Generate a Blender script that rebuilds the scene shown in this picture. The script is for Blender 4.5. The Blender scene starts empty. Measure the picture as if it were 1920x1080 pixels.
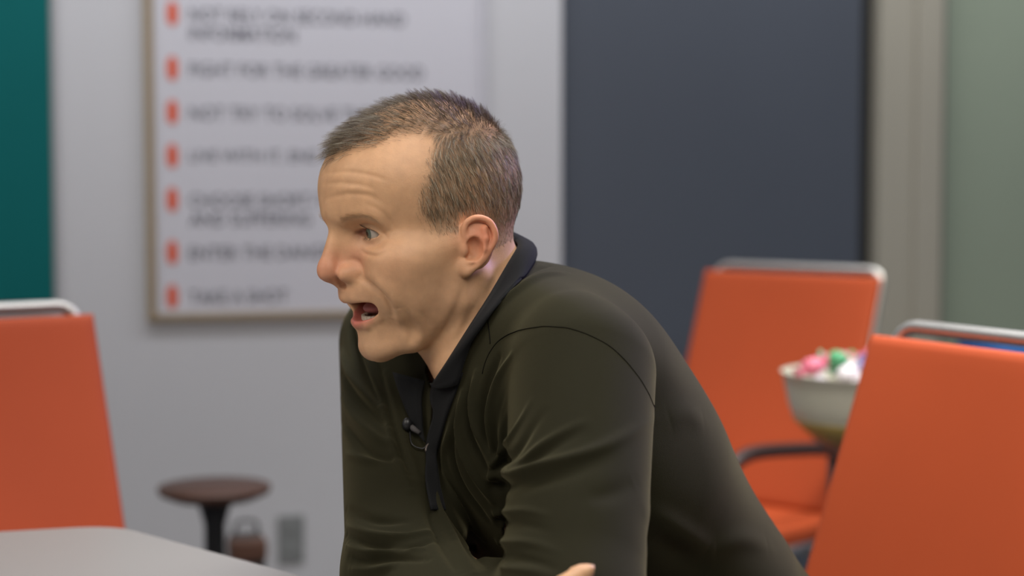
import bpy, bmesh, math, random
import numpy as np
from mathutils import Vector, Matrix, kdtree

# ------------------------------------------------------------------ camera, world, lights, exposure
scene = bpy.context.scene
COL = scene.collection
FPX = 3200.0; CAM_H = 1.17; HORIZON = 340.0
PITCH = math.atan((540.0 - HORIZON) / FPX)
cam_d = bpy.data.cameras.new('camera'); cam = bpy.data.objects.new('camera', cam_d); COL.objects.link(cam)
cam_d.lens = 60.0; cam_d.sensor_width = 36.0; cam_d.clip_start = 0.05; cam_d.clip_end = 60
cam.location = (0, 0, CAM_H); cam.rotation_euler = (math.pi / 2 - PITCH, 0, 0)
cam_d.dof.use_dof = True; cam_d.dof.focus_distance = 1.63; cam_d.dof.aperture_fstop = 2.7
scene.camera = cam

w = bpy.data.worlds.new('world'); scene.world = w; w.use_nodes = True
w.node_tree.nodes['Background'].inputs[0].default_value = (0.80, 0.85, 1.0, 1)
w.node_tree.nodes['Background'].inputs[1].default_value = 0.22

def area(name, loc, target, size, power, color, size_y=None, spread=180):
    l = bpy.data.lights.new(name, 'AREA'); l.energy = power; l.color = color; l.size = size
    l.spread = math.radians(spread)
    if size_y: l.shape = 'RECTANGLE'; l.size_y = size_y
    o = bpy.data.objects.new(name, l); COL.objects.link(o); o.location = loc
    o.rotation_euler = (Vector(target) - Vector(loc)).to_track_quat('-Z', 'Y').to_euler()
    return o
area('ceiling_light_key', (-1.7, 0.55, 2.45), (-0.2, 1.7, 1.0), 1.5, 32, (1.0, 0.93, 0.82))
area('ceiling_light_room', (0.50, 1.95, 2.66), (0.50, 1.95, 0), 0.9, 14, (0.97, 0.97, 1.0), spread=95)
area('ceiling_light_side', (1.3, 2.7, 2.66), (1.3, 2.8, 0), 1.0, 22, (1.0, 0.95, 0.86), spread=100)
area('added_front_fill', (0.35, 0.1, 2.66), (0.0, 1.6, 0.9), 1.2, 42, (1.0, 0.95, 0.87))  # added fill from the camera side to brighten the cheek, not a room fixture
area('added_wall_wash', (0.34, 3.55, 2.70), (0.095, 4.455, 0.6), 4.6, 41, (0.97, 0.98, 1.0), size_y=0.3)  # invented strip along the back wall, put in to lift the dark wall
area('led_violet', (1.75, 3.05, 2.0), (0.05, 1.75, 1.05), 0.4, 6, (0.36, 0.30, 1.0), spread=80)
vs = scene.view_settings
vs.view_transform = 'Standard'; vs.look = 'None'; vs.gamma = 1.0; vs.use_curve_mapping = False
vs.exposure = 0.0

# ------------------------------------------------------------------ pixel helpers (1920 x 1080 frame)
C0 = np.array([0, 0, CAM_H]); RT = np.array([1.0, 0, 0])
FW = np.array([0, math.cos(PITCH), -math.sin(PITCH)]); UPV = np.array([0, math.sin(PITCH), math.cos(PITCH)])
def ray(px, py): return FW + (px - 960) / FPX * RT - (py - 540) / FPX * UPV
def P(px, py, d): return C0 + d * ray(px, py)
def hit_z(px, py, z):
    r = ray(px, py); return C0 + r * ((z - CAM_H) / r[2])
def project(pts):
    v = np.asarray(pts) - C0; d = v @ FW
    return 960 + FPX * (v @ RT) / d, 540 - FPX * (v @ UPV) / d, d

# ------------------------------------------------------------------ materials
MATS = {}
def mat(name, color, rough=0.6, metal=0.0, noise=0.0, scale=8.0, bump=0.0, bscale=200.0, sheen=0.0, coat=0.0, spec=0.5,
        attr=None, sss=0.0, sss_r=(1, .35, .2), sss_scale=0.004, trans=0.0, color2=None, stretch=None, sheen_tint=None):
    m = bpy.data.materials.new(name); m.use_nodes = True
    nt = m.node_tree; b = nt.nodes['Principled BSDF']
    b.inputs['Roughness'].default_value = rough; b.inputs['Metallic'].default_value = metal
    b.inputs['Specular IOR Level'].default_value = spec
    b.inputs['Sheen Weight'].default_value = sheen
    if sheen_tint: b.inputs['Sheen Tint'].default_value = (*sheen_tint, 1); b.inputs['Sheen Roughness'].default_value = .45
    b.inputs['Coat Weight'].default_value = coat
    b.inputs['Transmission Weight'].default_value = trans
    if sss:
        b.inputs['Subsurface Weight'].default_value = sss; b.inputs['Subsurface Radius'].default_value = sss_r
        b.inputs['Subsurface Scale'].default_value = sss_scale
    tc = nt.nodes.new('ShaderNodeTexCoord')
    src = tc.outputs['Object']
    if stretch:
        mp = nt.nodes.new('ShaderNodeMapping'); mp.inputs['Scale'].default_value = stretch
        nt.links.new(src, mp.inputs['Vector']); src = mp.outputs['Vector']
    col = None
    if attr:
        a = nt.nodes.new('ShaderNodeAttribute'); a.attribute_name = attr; col = a.outputs['Color']
    if noise > 0 or color2:
        n = nt.nodes.new('ShaderNodeTexNoise'); n.inputs['Scale'].default_value = scale; n.inputs['Detail'].default_value = 5
        nt.links.new(src, n.inputs['Vector'])
        mx = nt.nodes.new('ShaderNodeMix'); mx.data_type = 'RGBA'
        c = Vector(color[:3])
        if attr:
            mx.blend_type = 'MULTIPLY'; mx.inputs['Factor'].default_value = noise
            nt.links.new(col, mx.inputs['A'])
            rp = nt.nodes.new('ShaderNodeMapRange'); rp.inputs['From Min'].default_value = .3; rp.inputs['From Max'].default_value = .7
            rp.inputs['To Min'].default_value = .6; rp.inputs['To Max'].default_value = 1.25
            nt.links.new(n.outputs['Fac'], rp.inputs['Value']); nt.links.new(rp.outputs['Result'], mx.inputs['B'])
        else:
            nt.links.new(n.outputs['Fac'], mx.inputs['Factor'])
            a_, b_ = (color, color2) if color2 else (tuple(c * (1 - noise)), tuple(c * (1 + noise)))
            mx.inputs['A'].default_value = (*a_[:3], 1); mx.inputs['B'].default_value = (*b_[:3], 1)
        col = mx.outputs['Result']
    if col is not None: nt.links.new(col, b.inputs['Base Color'])
    else: b.inputs['Base Color'].default_value = (*color[:3], 1)
    if bump > 0:
        n2 = nt.nodes.new('ShaderNodeTexNoise'); n2.inputs['Scale'].default_value = bscale; n2.inputs['Detail'].default_value = 4
        nt.links.new(src, n2.inputs['Vector'])
        bp = nt.nodes.new('ShaderNodeBump'); bp.inputs['Strength'].default_value = bump; bp.inputs['Distance'].default_value = 0.001
        nt.links.new(n2.outputs['Fac'], bp.inputs['Height']); nt.links.new(bp.outputs['Normal'], b.inputs['Normal'])
    MATS[name] = m
    return m
M_WALL = mat('white_paint', (.515, .52, .555), .75, noise=.02, scale=3, bump=.05, bscale=300)
M_CEIL = mat('ceiling_paint', (.75, .75, .75), .8, noise=.02)
M_FLOOR = mat('grey_carpet', (.10, .10, .105), .95, noise=.25, scale=60, bump=.4, bscale=900)
M_DOOR = mat('slate_paint', (.072, .083, .107), .38, noise=.06, scale=2)
M_GAP = mat('dark_rubber', (.018, .018, .018), .6, noise=.1)
M_POST = mat('beige_aluminium', (.35, .33, .275), .45, noise=.05, scale=3, stretch=(6, 6, .3))
M_GLASS = mat('frosted_green_glass', (.27, .32, .25), .4, noise=.06, scale=2)
M_TEAL = mat('teal_laminate', (.004, .115, .118), .7, spec=.1, noise=.06, scale=3)
M_POSTER = mat('poster_paper', (.54, .54, .60), .6, noise=.015)
M_FRAME = mat('pale_wood_frame', (.28, .215, .14), .5, noise=.15, scale=20, stretch=(1, 1, 8))
M_INK = mat('grey_ink', (.10, .10, .13), .7, noise=.05)
M_ORINK = mat('orange_ink', (.62, .085, .03), .6, noise=.05)
M_ORANGE = mat('orange_vinyl', (.43, .070, .0185), .6, spec=.25, noise=.05, scale=6, bump=.12, bscale=900)
M_CHROME = mat('brushed_chrome', (.58, .565, .53), .4, metal=1.0, noise=.04, scale=10)
M_DARKARM = mat('dark_armrest', (.035, .016, .014), .45, noise=.1)
M_TABLE = mat('white_tabletop', (.28, .268, .24), .45, noise=.02, scale=4)
M_STEEL = mat('table_steel', (.30, .30, .31), .35, metal=.8, noise=.05)
M_WALNUT = mat('walnut', (.075, .032, .02), .45, noise=.3, scale=14, stretch=(1, 6, 1))
M_BLACK = mat('black_metal', (.012, .012, .013), .4, noise=.1)
M_PLATE = mat('grey_plastic', (.20, .21, .215), .5, noise=.03)
M_BLUE = mat('blue_plastic', (.010, .09, .32), .35, noise=.06)
M_BAG = mat('dark_canvas', (.055, .05, .05), .85, noise=.3, scale=40, bump=.3)
M_BROWN = mat('brown_leather', (.12, .055, .035), .55, noise=.2, scale=30)
M_BOWL = mat('frosted_bowl', (.60, .585, .47), .35, noise=.03, trans=.15)
M_BOWLB = mat('gold_bowl_base', (.33, .235, .06), .4, noise=.1)
M_PINK = mat('pink_wrapper', (.72, .18, .26), .35, noise=.2, scale=60)
M_GREEN = mat('green_wrapper', (.08, .36, .16), .35, noise=.2, scale=60)
M_WHITE = mat('white_wrapper', (.75, .72, .74), .35, noise=.1, scale=60)
M_LILAC = mat('lilac_wrapper', (.42, .36, .58), .35, noise=.15, scale=60)

# ------------------------------------------------------------------ object helpers
def tag(o, label=None, cat=None, group=None, kind=None):
    if label: o['label'] = label
    if cat: o['category'] = cat
    if group: o['group'] = group
    if kind: o['kind'] = kind
    return o
def empty(name, loc=(0, 0, 0), rz=0.0):
    o = bpy.data.objects.new(name, None); COL.objects.link(o); o.location = loc; o.rotation_euler = (0, 0, rz)
    o.empty_display_size = .1
    return o
def link(name, me, m, parent=None, smooth=False):
    o = bpy.data.objects.new(name, me); COL.objects.link(o)
    if m: me.materials.append(m)
    if parent: o.parent = parent
    if smooth:
        me.polygons.foreach_set('use_smooth', [True] * len(me.polygons))
    return o
def from_bm(name, bm, m, parent=None, smooth=False):
    bmesh.ops.recalc_face_normals(bm, faces=bm.faces)
    me = bpy.data.meshes.new(name); bm.to_mesh(me); bm.free()
    return link(name, me, m, parent, smooth)
def box_bm(bm, c, s, bevel=0.0, rot=None, seg=2):
    r = bmesh.ops.create_cube(bm, size=1.0); vs_ = r['verts']
    bmesh.ops.scale(bm, vec=s, verts=vs_)
    if bevel:
        ed = list({e for v in vs_ for e in v.link_edges})
        rb = bmesh.ops.bevel(bm, geom=ed, offset=bevel, segments=seg, affect='EDGES', profile=.5)
        vs_ = list({v for f in rb['faces'] for v in f.verts} | {v for v in vs_ if v.is_valid})
    M = Matrix.Translation(Vector(c)) @ (rot.to_4x4() if rot else Matrix.Identity(4))
    bmesh.ops.transform(bm, matrix=M, verts=vs_)
def box(name, c, s, m, parent=None, bevel=0.0, rot=None):
    bm = bmesh.new(); box_bm(bm, c, s, bevel, rot); return from_bm(name, bm, m, parent)
def smooth_path(pts, n=6):
    """Catmull-Rom through pts"""
    p = [np.array(q, float) for q in pts]
    if len(p) < 3: return p
    e = [2 * p[0] - p[1]] + p + [2 * p[-1] - p[-2]]
    out = []
    for i in range(1, len(e) - 2):
        a, b, c, d = e[i - 1:i + 3]
        for k in range(n):
            t = k / n
            out.append(.5 * ((2 * b) + (c - a) * t + (2 * a - 5 * b + 4 * c - d) * t * t + (3 * b - a - 3 * c + d) * t ** 3))
    out.append(p[-1]); return out
def tube_bm(bm, pts, r, sides=10, cap=True):
    pts = [Vector(p) for p in pts]; n = len(pts)
    rr = r if hasattr(r, '__len__') else [r] * n
    t0 = (pts[1] - pts[0]).normalized()
    nrm = t0.orthogonal().normalized(); rings = []
    for i, p in enumerate(pts):
        t = (pts[min(i + 1, n - 1)] - pts[max(i - 1, 0)]).normalized()
        nrm = (nrm - t * nrm.dot(t)).normalized(); bn = t.cross(nrm)
        rings.append([bm.verts.new(p + (nrm * math.cos(a) + bn * math.sin(a)) * rr[i]) for a in [2 * math.pi * k / sides for k in range(sides)]])
    for i in range(n - 1):
        for k in range(sides):
            bm.faces.new((rings[i][k], rings[i][(k + 1) % sides], rings[i + 1][(k + 1) % sides], rings[i + 1][k]))
    if cap:
        bm.faces.new(rings[0][::-1]); bm.faces.new(rings[-1])
def tube(name, pts, r, m, parent=None, sides=10):
    bm = bmesh.new(); tube_bm(bm, pts, r, sides); return from_bm(name, bm, m, parent, True)
def lathe(name, prof, m, parent=None, seg=40, loc=(0, 0, 0)):
    bm = bmesh.new(); rings = []
    for r, z in prof:
        rings.append([bm.verts.new((loc[0] + r * math.cos(a), loc[1] + r * math.sin(a), loc[2] + z)) for a in [2 * math.pi * k / seg for k in range(seg)]] if r > 1e-5
                     else [bm.verts.new((loc[0], loc[1], loc[2] + z))])
    for a, b in zip(rings, rings[1:]):
        for k in range(seg):
            k2 = (k + 1) % seg
            if len(a) == 1 and len(b) == 1: continue
            if len(a) == 1: bm.faces.new((a[0], b[k2], b[k]))
            elif len(b) == 1: bm.faces.new((a[k], a[k2], b[0]))
            else: bm.faces.new((a[k], a[k2], b[k2], b[k]))
    return from_bm(name, bm, m, parent, True)
def prism(name, poly, z0, z1, m, parent=None, bevel=0.0):
    bm = bmesh.new()
    vs_ = [bm.verts.new((p[0], p[1], z0)) for p in poly]
    f = bm.faces.new(vs_); r = bmesh.ops.extrude_face_region(bm, geom=[f])
    bmesh.ops.translate(bm, vec=(0, 0, z1 - z0), verts=[v for v in r['geom'] if isinstance(v, bmesh.types.BMVert)])
    if bevel:
        ed = [e for e in bm.edges if abs(e.verts[0].co.z - e.verts[1].co.z) < 1e-6]
        bmesh.ops.bevel(bm, geom=ed, offset=bevel, segments=2, affect='EDGES')
    return from_bm(name, bm, m, parent)

# ------------------------------------------------------------------ the room
WB = np.array([-0.484, 4.3]); WA = math.radians(15.0)
WD = np.array([math.cos(WA), math.sin(WA)]); WN = np.array([math.sin(WA), -math.cos(WA)])      # along the wall, into the room
WROT = Matrix.Rotation(WA, 3, 'Z')
def W3(t, q, z): a = WB + WD * t + WN * q; return Vector((a[0], a[1], z))
def wall_t(px, py, q=0.0):
    r = ray(px, py); o = WB + WN * q
    k = ((o - C0[:2]) @ WN) / (r[:2] @ WN); p = C0 + r * k
    return (p[:2] - WB) @ WD, p[2]
def wbox(name, t0, t1, q0, q1, z0, z1, m, parent=None, bevel=0.0):
    return box(name, W3((t0 + t1) / 2, (q0 + q1) / 2, (z0 + z1) / 2), (t1 - t0, abs(q1 - q0), z1 - z0), m, parent, bevel, WROT)
T0, T1, Q1, ZC = -3.2, 3.6, 6.6, 2.8
t_door0 = wall_t(1053, 300)[0]; t_door1 = wall_t(1640, 300)[0]; t_post1 = wall_t(1768, 300)[0]; t_gl0 = wall_t(1784, 300)[0]
tag(wbox('floor', T0, T1, -.1, Q1, -.1, 0, M_FLOOR), 'dark grey carpet floor of the meeting room', 'floor', kind='structure')
tag(wbox('ceiling', T0, T1, -.1, Q1, ZC, ZC + .1, M_CEIL), 'plain white ceiling of the meeting room', 'ceiling', kind='structure')
tag(wbox('wall_back', T0, t_door0, -.1, 0, 0, ZC, M_WALL), 'white painted wall behind the framed poster', 'wall', kind='structure')
tag(wbox('wall_left', T0 - .1, T0, -.1, Q1, 0, ZC, M_WALL), 'white painted side wall beyond the teal board', 'wall', kind='structure')
tag(wbox('wall_right', T1, T1 + .1, -.1, Q1, 0, ZC, M_WALL), 'white painted side wall beyond the frosted glass', 'wall', kind='structure')
tag(wbox('wall_front', T0, T1, Q1, Q1 + .1, 0, ZC, M_WALL), 'white painted wall facing the poster', 'wall', kind='structure')
tag(wbox('baseboard_back', T0, t_door0, 0, .012, 0, .09, M_PLATE), 'grey baseboard along the white poster wall', 'baseboard', kind='structure')
dr = wbox('door_1', t_door0, t_door1 - .03, -.09, -.03, 0, ZC, M_DOOR)
tag(dr, 'wide slate grey full-height door beside the white wall', 'door', kind='structure')
tag(wbox('trim_2', t_door1 - .03, t_door1 + .012, -.1, -.05, 0, ZC, M_GAP), 'thin black gap between the slate door and the beige post', 'trim', kind='structure')
tr = wbox('trim_1', t_door1 + .012, t_post1, -.1, .0, 0, ZC, M_POST)
tag(tr, 'beige aluminium post between slate door and frosted glass', 'trim', kind='structure')
tm = (t_door1 + .012) * .45 + t_post1 * .55
wbox('cover_strip', tm, t_post1 - .01, 0, .012, 0, ZC, M_POST, tr, .003)
wn = wbox('window_1', t_gl0, T1, -.075, -.06, 0, ZC, M_GLASS)
tag(wn, 'pale green frosted glass panel beside the beige post', 'window', kind='structure')
wbox('window_frame', t_post1, t_gl0, -.1, -.04, 0, ZC, M_GAP, wn)

# ------------------------------------------------------------------ poster
tl, zb = wall_t(276, 602); tr_, _ = wall_t(908, 300)
pz1 = 2.25
po = empty('framed_poster', W3((tl + tr_) / 2, 0.0, zb)); po.rotation_euler = (0, 0, WA)
PINV = po.matrix_basis.inverted()
tag(po, 'framed white poster of grey capital text with orange bullet marks', 'poster')
def pobox(name, t0, t1, q0, q1, z0, z1, m, bevel=0.0):
    c = (t0 + t1) / 2 - (tl + tr_) / 2
    return box(name, (c, -(q0 + q1) / 2, (z0 + z1) / 2 - zb), (t1 - t0, abs(q1 - q0), z1 - z0), m, po, bevel)
FWD = .022
pobox('poster_sheet', tl + .004, tr_ - .004, 0, .010, zb + .004, pz1 - .004, M_POSTER)
pobox('frame_bar', tl, tl + FWD, 0, .022, zb, pz1, M_FRAME, .002)
pobox('frame_bar', tr_ - FWD * .55, tr_, 0, .022, zb, pz1, M_POSTER, .002)
pobox('frame_bar', tl + FWD, tr_ - FWD * .55, 0, .022, zb, zb + FWD * .8, M_FRAME, .002)
pobox('frame_bar', tl + FWD, tr_ - FWD * .55, 0, .022, pz1 - FWD * .8, pz1, M_FRAME, .002)
def text_mesh(s, size):
    cu = bpy.data.curves.new('txt', 'FONT'); cu.body = s; cu.size = size; cu.extrude = .0006; cu.offset = size * .004
    cu.resolution_u = 3
    o = bpy.data.objects.new('txt', cu); COL.objects.link(o)
    dg = bpy.context.evaluated_depsgraph_get(); me = bpy.data.meshes.new_from_object(o.evaluated_get(dg))
    bpy.data.objects.remove(o); return me
LINES = [(4, 353, 27, ['NOT RELY ON SECOND-HAND', 'INFORMATION'], (760, 555)), (5, 353, 130, ['FIGHT FOR THE GREATER GOOD'], (795,)),
         (6, 353, 212, ['NOT TRY TO SOLVE THEM ALL'], (775,)), (7, 353, 294, ['LIVE WITH IT, END IT, OR CHANGE IT'], (840,)),
         (8, 353, 376, ['CHOOSE SHORT-TERM PAIN', 'AND SUFFERING'], (735, 583)), (9, 353, 475, ['ENTER THE DANGER'], (640,)), (10, 353, 558, ['TAKE A SHOT'], (540,))]
for num, px, py, rows, ends in LINES:
    bt, bz = wall_t(323, py - 2, .01)
    c = bt - (tl + tr_) / 2; z = bz - zb
    bm = bmesh.new()
    ang = [2 * math.pi * k / 20 for k in range(20)]
    ov = [(c + .0135 * math.copysign(abs(math.cos(a)) ** .7, math.cos(a)), z + .029 * math.copysign(abs(math.sin(a)) ** .8, math.sin(a))) for a in ang]
    f0 = [bm.verts.new((x, -.0102, zz)) for x, zz in ov]; f1 = [bm.verts.new((x, -.0118, zz)) for x, zz in ov]
    bm.faces.new(f1); bm.faces.new(f0[::-1])
    for k in range(20): bm.faces.new((f0[k], f0[(k + 1) % 20], f1[(k + 1) % 20], f1[k]))
    from_bm('bullet', bm, M_ORINK, po)
    for r, s in enumerate(rows):
        tt, tz = wall_t(px + 2, py + r * 35 + 0, .01); te, _ = wall_t(ends[r], py + r * 35, .01)
        me = text_mesh(s, .05)
        xs = [v.co.x for v in me.vertices]; sx = (te - tt) / (max(xs) - min(xs)); x0 = min(xs)
        ys = [v.co.y for v in me.vertices]; hy = .0335 / (max(ys) - min(ys)); ymid = (max(ys) + min(ys)) / 2
        for v in me.vertices:
            x, y, zz = v.co
            v.co = ((x - x0) * sx + tt - (tl + tr_) / 2, -.0108 - zz, (y - ymid) * hy + tz - zb)
        link('text_line', me, M_INK, po)

# teal board and outlet
tt1, tz0 = wall_t(102, 566)
tb = empty('teal_board', W3(tt1 - .75, 0, tz0)); tb.rotation_euler = (0, 0, WA)
tag(tb, 'large teal green board on the white wall beyond the left orange chair', 'board')
box('panel', (0, -.012, .65), (1.5, .024, 1.3), M_TEAL, tb, .002)
box('edge_strip', (.753, -.013, .65), (.006, .026, 1.3), M_PLATE, tb)
ot, oz = wall_t(545, 1010)
pl = empty('outlet_plate', W3(ot, 0, oz)); pl.rotation_euler = (0, 0, WA)
tag(pl, 'small grey rectangular wall outlet plate low on the white wall', 'outlet')
box('plate', (0, -.004, 0), (.066, .008, .122), M_PLATE, pl, .003)
for dz in (-.027, .027): box('socket', (0, -.0085, dz), (.034, .003, .028), M_PLATE, pl, .001)

# ------------------------------------------------------------------ chairs
CW, CTOP, CSEAT, RECL = .45, .965, .475, math.radians(19)
def make_chair(label, corner_px, g, side):
    """corner_px: pixel of an upper corner of the backrest; side +1 = the chair's own left corner"""
    g = np.array(g, float); g /= np.linalg.norm(g); lf = np.array([-g[1], g[0]])
    cor = hit_z(corner_px[0], corner_px[1], CTOP)
    plen = (CTOP - CSEAT) / math.cos(RECL); xb = -.19; xt = xb - plen * math.sin(RECL)
    base = cor[:2] - g * xt - lf * side * CW / 2
    o = empty('orange_armchair', (base[0], base[1], 0), math.atan2(g[1], g[0]))
    tag(o, label, 'chair', 'orange armchairs in the room')
    # backrest: thin padded sheet, slightly bowed
    bm = bmesh.new(); nu, nv, th = 14, 16, .012
    def bp(u, v, k):
        y = (u - .5) * CW; s = v * plen
        x = xb - s * math.sin(RECL) - .010 * (1 - (2 * u - 1) ** 2) * math.sin(math.pi * v); z = CSEAT + s * math.cos(RECL)
        ed = min(u, 1 - u) * CW; ev = min(v, 1 - v) * plen; rr = min(1, min(ed, ev) / .012); t = th * (.45 + .55 * math.sqrt(max(0, 1 - (1 - rr) ** 2)))
        return Vector((x + k * t * math.cos(RECL), y, z + k * t * math.sin(RECL)))
    us = [0, .012, .03] + [i / nu for i in range(1, nu)] + [.97, .988, 1]; vv = [0, .012, .03] + [i / nv for i in range(1, nv)] + [.97, .988, 1]
    g2 = {}
    for k in (1, -1):
        for i, u in enumerate(us):
            for j, v in enumerate(vv): g2[k, i, j] = bm.verts.new(bp(u, v, k))
        for i in range(len(us) - 1):
            for j in range(len(vv) - 1): bm.faces.new((g2[k, i, j], g2[k, i + 1, j], g2[k, i + 1, j + 1], g2[k, i, j + 1]))
    nI, nJ = len(us) - 1, len(vv) - 1
    for i in range(nI):
        for j in (0, nJ): bm.faces.new((g2[1, i, j], g2[1, i + 1, j], g2[-1, i + 1, j], g2[-1, i, j]))
    for j in range(nJ):
        for i in (0, nI): bm.faces.new((g2[1, i, j], g2[1, i, j + 1], g2[-1, i, j + 1], g2[-1, i, j]))
    from_bm('backrest', bm, M_ORANGE, o, True)
    bm = bmesh.new(); box_bm(bm, (.055, 0, CSEAT - .025), (.49, CW, .05), .018, seg=4)
    for v in bm.verts: v.co.z += .012 * ((v.co.x - .05) / .24) ** 2 - .006
    from_bm('seat', bm, M_ORANGE, o, True)
    # rear hoop behind the backrest, running down into the rear legs
    off = -.026; hw = CW / 2 - .012; rt = .0095
    def hp(y, s): return (xb - s * math.sin(RECL) + off * math.cos(RECL), y, CSEAT + s * math.cos(RECL) + off * math.sin(RECL))
    top = plen + .023; cr = .032
    path = [(-.24, -hw, .0), (-.222, -hw, .25), hp(-hw, .06), hp(-hw, .3), hp(-hw, top - cr)]
    path += [hp(-hw + cr * (1 - math.cos(a)), top - cr + cr * math.sin(a)) for a in [math.radians(x) for x in (20, 45, 70, 90)]]
    path += [hp(0, top)] + [hp(hw - cr * (1 - math.cos(a)), top - cr + cr * math.sin(a)) for a in [math.radians(x) for x in (90, 70, 45, 20)]]
    path += [hp(hw, top - cr), hp(hw, .3), hp(hw, .06), (-.222, hw, .25), (-.24, hw, .0)]
    tube('back_hoop', path, rt, M_CHROME, o, 12)
    for s in (-1, 1):
        y = s * (CW / 2 + .014)
        tube('front_leg', smooth_path([(.27, y, 0), (.25, y, .35), (.248, y, .52), (.247, y, .585)], 5), .0095, M_CHROME, o, 10)
        bm = bmesh.new()
        ar = smooth_path([(.248, y, .575), (.228, y, .625), (.16, y, .650), (0, y, .640), (-.16, y, .622), (-.265, s * (CW / 2 - .004), .608)], 5)
        tube_bm(bm, ar, .0145, 10); from_bm('armrest', bm, M_DARKARM, o, True)
        tube('side_rail', [(.245, y, CSEAT - .03), (-.23, s * hw, CSEAT - .05)], .0085, M_CHROME, o, 10)
    tube('stretcher', [(.245, -CW / 2 - .014, CSEAT - .055), (.245, CW / 2 + .014, CSEAT - .055)], .0085, M_CHROME, o, 10)
    tube('stretcher', [(-.222, -hw, CSEAT - .09), (-.222, hw, CSEAT - .09)], .0085, M_CHROME, o, 10)
    return o
CH_MAN = make_chair('orange armchair with chrome hoop that the man sits in, behind his back', (1642, 629), (-.89, -.46), -1)
make_chair('empty orange armchair in front of the slate grey door', (1325, 507), (-.66, -.75), -1)
make_chair('empty orange armchair beside the white table, under the teal board', (172, 590), (.59, -.80), 1)

# ------------------------------------------------------------------ white table
A = hit_z(216, 984, .74)[:2]; Bp = hit_z(572, 1080, .74)[:2]; Lp = hit_z(0, 996, .74)[:2]
e1 = (Bp - A) / np.linalg.norm(Bp - A); e2 = (Lp - A) / np.linalg.norm(Lp - A)
poly = [A, A + e2 * .95, A + e2 * .95 + np.array([.10, -.95]), A + e1 * 1.45 + np.array([-.55, -.28]), A + e1 * 1.45]
def round_poly(poly, r, n=6):
    out = []
    for i in range(len(poly)):
        p0, p1, p2 = poly[i - 1], poly[i], poly[(i + 1) % len(poly)]
        a = (p0 - p1) / np.linalg.norm(p0 - p1); b = (p2 - p1) / np.linalg.norm(p2 - p1)
        s, e = p1 + a * r, p1 + b * r
        for k in range(n + 1):
            t = k / n; out.append((1 - t) ** 2 * s + 2 * t * (1 - t) * p1 + t * t * e)
    return out
cen = sum(poly) / len(poly)
tbl = empty('white_table', (cen[0], cen[1], 0)); tag(tbl, 'white laminate table that the man leans his arms on', 'table')
prism('tabletop', [p - cen for p in round_poly(poly, .05)], .712, .74, M_TABLE, tbl, .003)
for p in poly:
    q = (p - cen) * .80
    tube('leg', [(q[0], q[1], 0), (q[0], q[1], .713)], .022, M_STEEL, tbl, 14)

# ------------------------------------------------------------------ small side table, bag
sp = P(402, 911, 3.5); zt = sp[2]
st = empty('side_table', (sp[0], sp[1], 0)); tag(st, 'small round dark wood side table on a black pedestal near the poster wall', 'table')
lathe('tabletop', [(0, zt - .026), (.085, zt - .026), (.112, zt - .014), (.116, zt - .004), (.114, zt), (0, zt)], M_WALNUT, st)
lathe('pedestal', [(0, .02), (.026, .02), (.022, .1), (.022, zt - .08), (.03, zt - .05), (.04, zt - .026), (0, zt - .026)], M_BLACK, st, 20)
lathe('base', [(0, 0), (.13, 0), (.132, .008), (.05, .022), (0, .024)], M_BLACK, st)
bp_ = P(462, 1030, 3.75)
bg = empty('small_bag', (bp_[0], bp_[1], 0), .3); tag(bg, 'small dark canvas bag with brown flap on the floor behind the side table', 'bag')
bh = bp_[2] + .035
bm = bmesh.new(); box_bm(bm, (0, 0, bh / 2), (.075, .06, bh), .012, seg=3)
for v in bm.verts: v.co.x *= 1 + .25 * (1 - v.co.z / bh); v.co.y *= 1 + .3 * (1 - v.co.z / bh)
from_bm('bag_body', bm, M_BAG, bg, True)
box('flap', (0, -.012, bh - .03), (.082, .064, .05), M_BROWN, bg, .01)
tube('handle', smooth_path([(-.025, 0, bh - .004), (-.02, 0, bh + .025), (.02, 0, bh + .025), (.025, 0, bh - .004)], 5), .004, M_BAG, bg, 8)

# ------------------------------------------------------------------ bowl table, bowl, sweets, blue bin
BD = 3.0
bc = P(1640, 842, BD); bz = bc[2]
bt = empty('occasional_table', (bc[0] + .20, bc[1] + .05, 0)); tag(bt, 'low wooden table behind the man\'s chair, holding the sweets bowl', 'table')
box('tabletop', (0, 0, bz - .0125), (.52, .5, .025), M_WALNUT, bt, .004)
for sx in (-1, 1):
    for sy in (-1, 1): tube('leg', [(sx * .22, sy * .21, 0), (sx * .22, sy * .21, bz - .024)], .014, M_BLACK, bt, 10)
bw = empty('sweets_bowl', tuple(bc)); tag(bw, 'frosted white glass bowl with gold base full of wrapped sweets', 'bowl')
pr = [(0, .006), (.045, .006), (.052, .0), (.062, .0), (.066, .006), (.085, .012), (.118, .030), (.142, .055), (.151, .080), (.156, .105), (.163, .135), (.166, .137), (.161, .134), (.152, .105), (.146, .08), (.136, .057), (.112, .034), (.08, .018), (0, .014)]
lathe('glass_body', pr, M_BOWL, bw, 48)
lathe('gold_base', [(.050, -.0005), (.063, -.0005), (.0675, .005), (.086, .0108), (.119, .0286), (.1435, .054), (.1432, .0555), (.1175, .0305), (.084, .0125), (.066, .0065), (.05, .001)], M_BOWLB, bw, 48)
rng = random.Random(5)
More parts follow.
